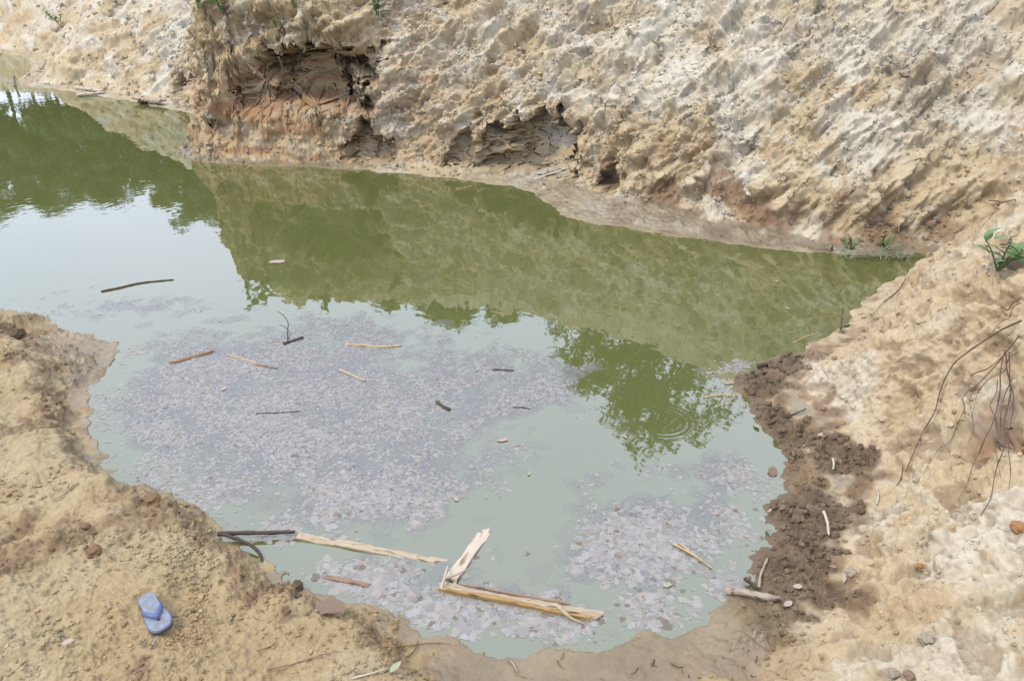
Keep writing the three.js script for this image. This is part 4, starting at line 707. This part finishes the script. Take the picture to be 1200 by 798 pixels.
stickOn([[15, 88, 0.0], [16, 95, 0.0], [17, 101, -0.3]], 0.03, 0.03, M.greyWood, 'post', 'thin grey post standing in the far left water', 'post', (x, y) => { const [wx, wz] = onPlane(17, 101), q = rayDir(x, y), t = wz / q[2]; return V(q[0] * t, EYE.y + q[1] * t, wz); }, undefined, 6);
// ---------------------------------------------------------------- trees on the banks above the picture, which the water mirrors
function makeTree(seed, H, crownR, leaves, slim) {
  const R = rng(seed), trunkG = [], leafP = [], leafI = [], tips = [];
  const top = V((R() - 0.5) * 0.8, H * 0.9, (R() - 0.5) * 0.8), at = (t) => V(top.x * t * t, top.y * t, top.z * t * t);
  trunkG.push(tube([at(0), at(0.3), at(0.65), at(1)], H * 0.018, H * 0.004, 7, seed, 0.1));
  for (let i = 0; i < 13; i++) { const t = 0.25 + 0.72 * i / 12, a = i * 2.4 + R(), l = crownR * (1.15 - 0.7 * Math.abs(t - 0.5)) * (0.7 + 0.5 * R()) * (slim ? 0.75 : 1), p = at(t), q = p.clone().add(V(Math.cos(a) * l, l * (0.25 + 0.5 * R()), Math.sin(a) * l)); trunkG.push(tube([p, p.clone().lerp(q, 0.5).add(V(0, l * 0.08, 0)), q], H * 0.006, H * 0.002, 5, i + seed, 0.1)); for (let k = 0; k < 4; k++) tips.push([p.clone().lerp(q, 0.45 + 0.2 * k).add(V((R() - 0.5) * 0.5, (R() - 0.5) * 0.5, (R() - 0.5) * 0.5)), crownR * (0.18 + 0.16 * R())]); }
  for (let i = 0; i < leaves; i++) {
    const [c, r] = tips[Math.floor(R() * tips.length)], u = R() * 2 - 1, a = R() * 6.283, rr = r * Math.cbrt(R()), s = Math.sqrt(1 - u * u), p = V(c.x + rr * s * Math.cos(a), c.y + rr * u * 0.8, c.z + rr * s * Math.sin(a));
    const d1 = V(R() - 0.5, R() - 0.7, R() - 0.5).normalize(), d2 = V(R() - 0.5, R() - 0.5, R() - 0.5).cross(d1).normalize(), L = 0.1 + 0.1 * R(), w = L * 0.32, k = leafP.length / 3;
    for (const [x, y] of [[0, 0], [0.45, 1], [1, 0], [0.45, -1]]) leafP.push(p.x + d1.x * x * L + d2.x * y * w, p.y + d1.y * x * L + d2.y * y * w, p.z + d1.z * x * L + d2.z * y * w);
    leafI.push(k, k + 1, k + 2, k, k + 2, k + 3);
  }
  const g = new THREE.BufferGeometry(); g.setAttribute('position', new THREE.Float32BufferAttribute(leafP, 3)); g.setIndex(leafI); g.computeVertexNormals();
  return [mergeGeometries(trunkG), g];
}
{
  const kinds = [makeTree(3, 7, 1.9, 13000), makeTree(8, 6, 1.5, 7000, true), makeTree(21, 5, 1.7, 12000), makeTree(33, 2.2, 1.1, 5000), makeTree(41, 6, 1.5, 3000, true), makeTree(44, 5, 1.6, 3400)];
  const foliage = [[0.07, 0.11, 0.035], [0.08, 0.12, 0.04], [0.065, 0.1, 0.03], [0.08, 0.13, 0.035], [0.08, 0.12, 0.04], [0.065, 0.1, 0.03]].map((c) => new THREE.MeshPhysicalMaterial({ color: new THREE.Color().setRGB(...c), roughness: 0.8, transmission: 0.3, thickness: 0, side: THREE.DoubleSide }));
  const spots = [ // px, distance, kind, scale, label
    [-70, 34, 0, 0.85, 'tall tree above the far left bank, outermost of its row'], [-10, 33, 2, 0.8, 'bushy tree above the far left bank, second of its row'], [30, 32, 0, 0.68, 'tall tree above the far left bank, third of its row'], [70, 32, 1, 0.8, 'slim tree above the far left bank, fourth of its row'], [105, 31, 2, 0.7, 'bushy tree above the far left bank, fifth of its row'], [140, 30, 1, 0.72, 'slim tree above the far left bank nearest the headland'], [175, 30, 0, 0.68, 'tall tree behind the headland, left of three'], [210, 29, 2, 0.85, 'bushy tree behind the headland, middle of three'], [240, 29, 1, 0.8, 'slim tree behind the headland, right of three'],
    [-40, 38, 0, 0.95, 'tall tree in the back row above the far left bank, outermost'], [20, 38, 2, 1.2, 'bushy tree in the back row above the far left bank'], [60, 37, 0, 0.82, 'tall tree in the back row above the far left bank'], [100, 37, 2, 1.05, 'bushy tree in the back row, fourth from the channel end'], [140, 36, 0, 0.76, 'tall tree in the back row nearest the headland'], [185, 35, 2, 1.1, 'bushy tree in the back row behind the headland'], [225, 34, 0, 0.85, 'tall tree in the back row behind the headland'],
    [470, 19.5, 3, 1.2, 'shrub above the far bank mirrored in mid water'], [515, 19.5, 4, 0.6, 'small slim tree above the far bank mirrored in mid water'], [548, 19.5, 3, 1.3, 'shrub beside the small slim tree above the far bank'],
    [705, 17.5, 4, 0.66, 'slim tree above the far bank, left of the mirrored clump'], [738, 18, 5, 0.75, 'tree above the far bank in the mirrored clump'], [775, 17.5, 5, 0.8, 'bushy tree above the far bank in the mirrored clump'], [815, 17.5, 4, 0.9, 'slim tree above the far bank at the right of the mirrored clump'], [850, 17, 5, 0.9, 'bushy tree above the far bank at the right end of the clump'],
    [12, 31, 3, 0.7, 'leafy shrub on top of the far left bank, left one'], [45, 30.5, 3, 0.7, 'leafy shrub on top of the far left bank, right one'],
  ];
  spots.forEach(([px, dist, k, s, label]) => {
    const x = (px - CX) / F * dist * 0.891, z = -dist, y = height(x, z);
    const g = thing(k === 3 ? 'shrub' : 'tree', label, k === 3 ? 'shrub' : 'tree', [x, y - 0.1, z], k === 3 ? 'shrubs above the banks' : 'trees above the banks');
    part(g, 'trunk', kinds[k][0], M.root); part(g, 'crown', kinds[k][1], foliage[k]); g.scale.setScalar(s); g.rotation.y = px;
  });
}
renderer.render(scene, camera);
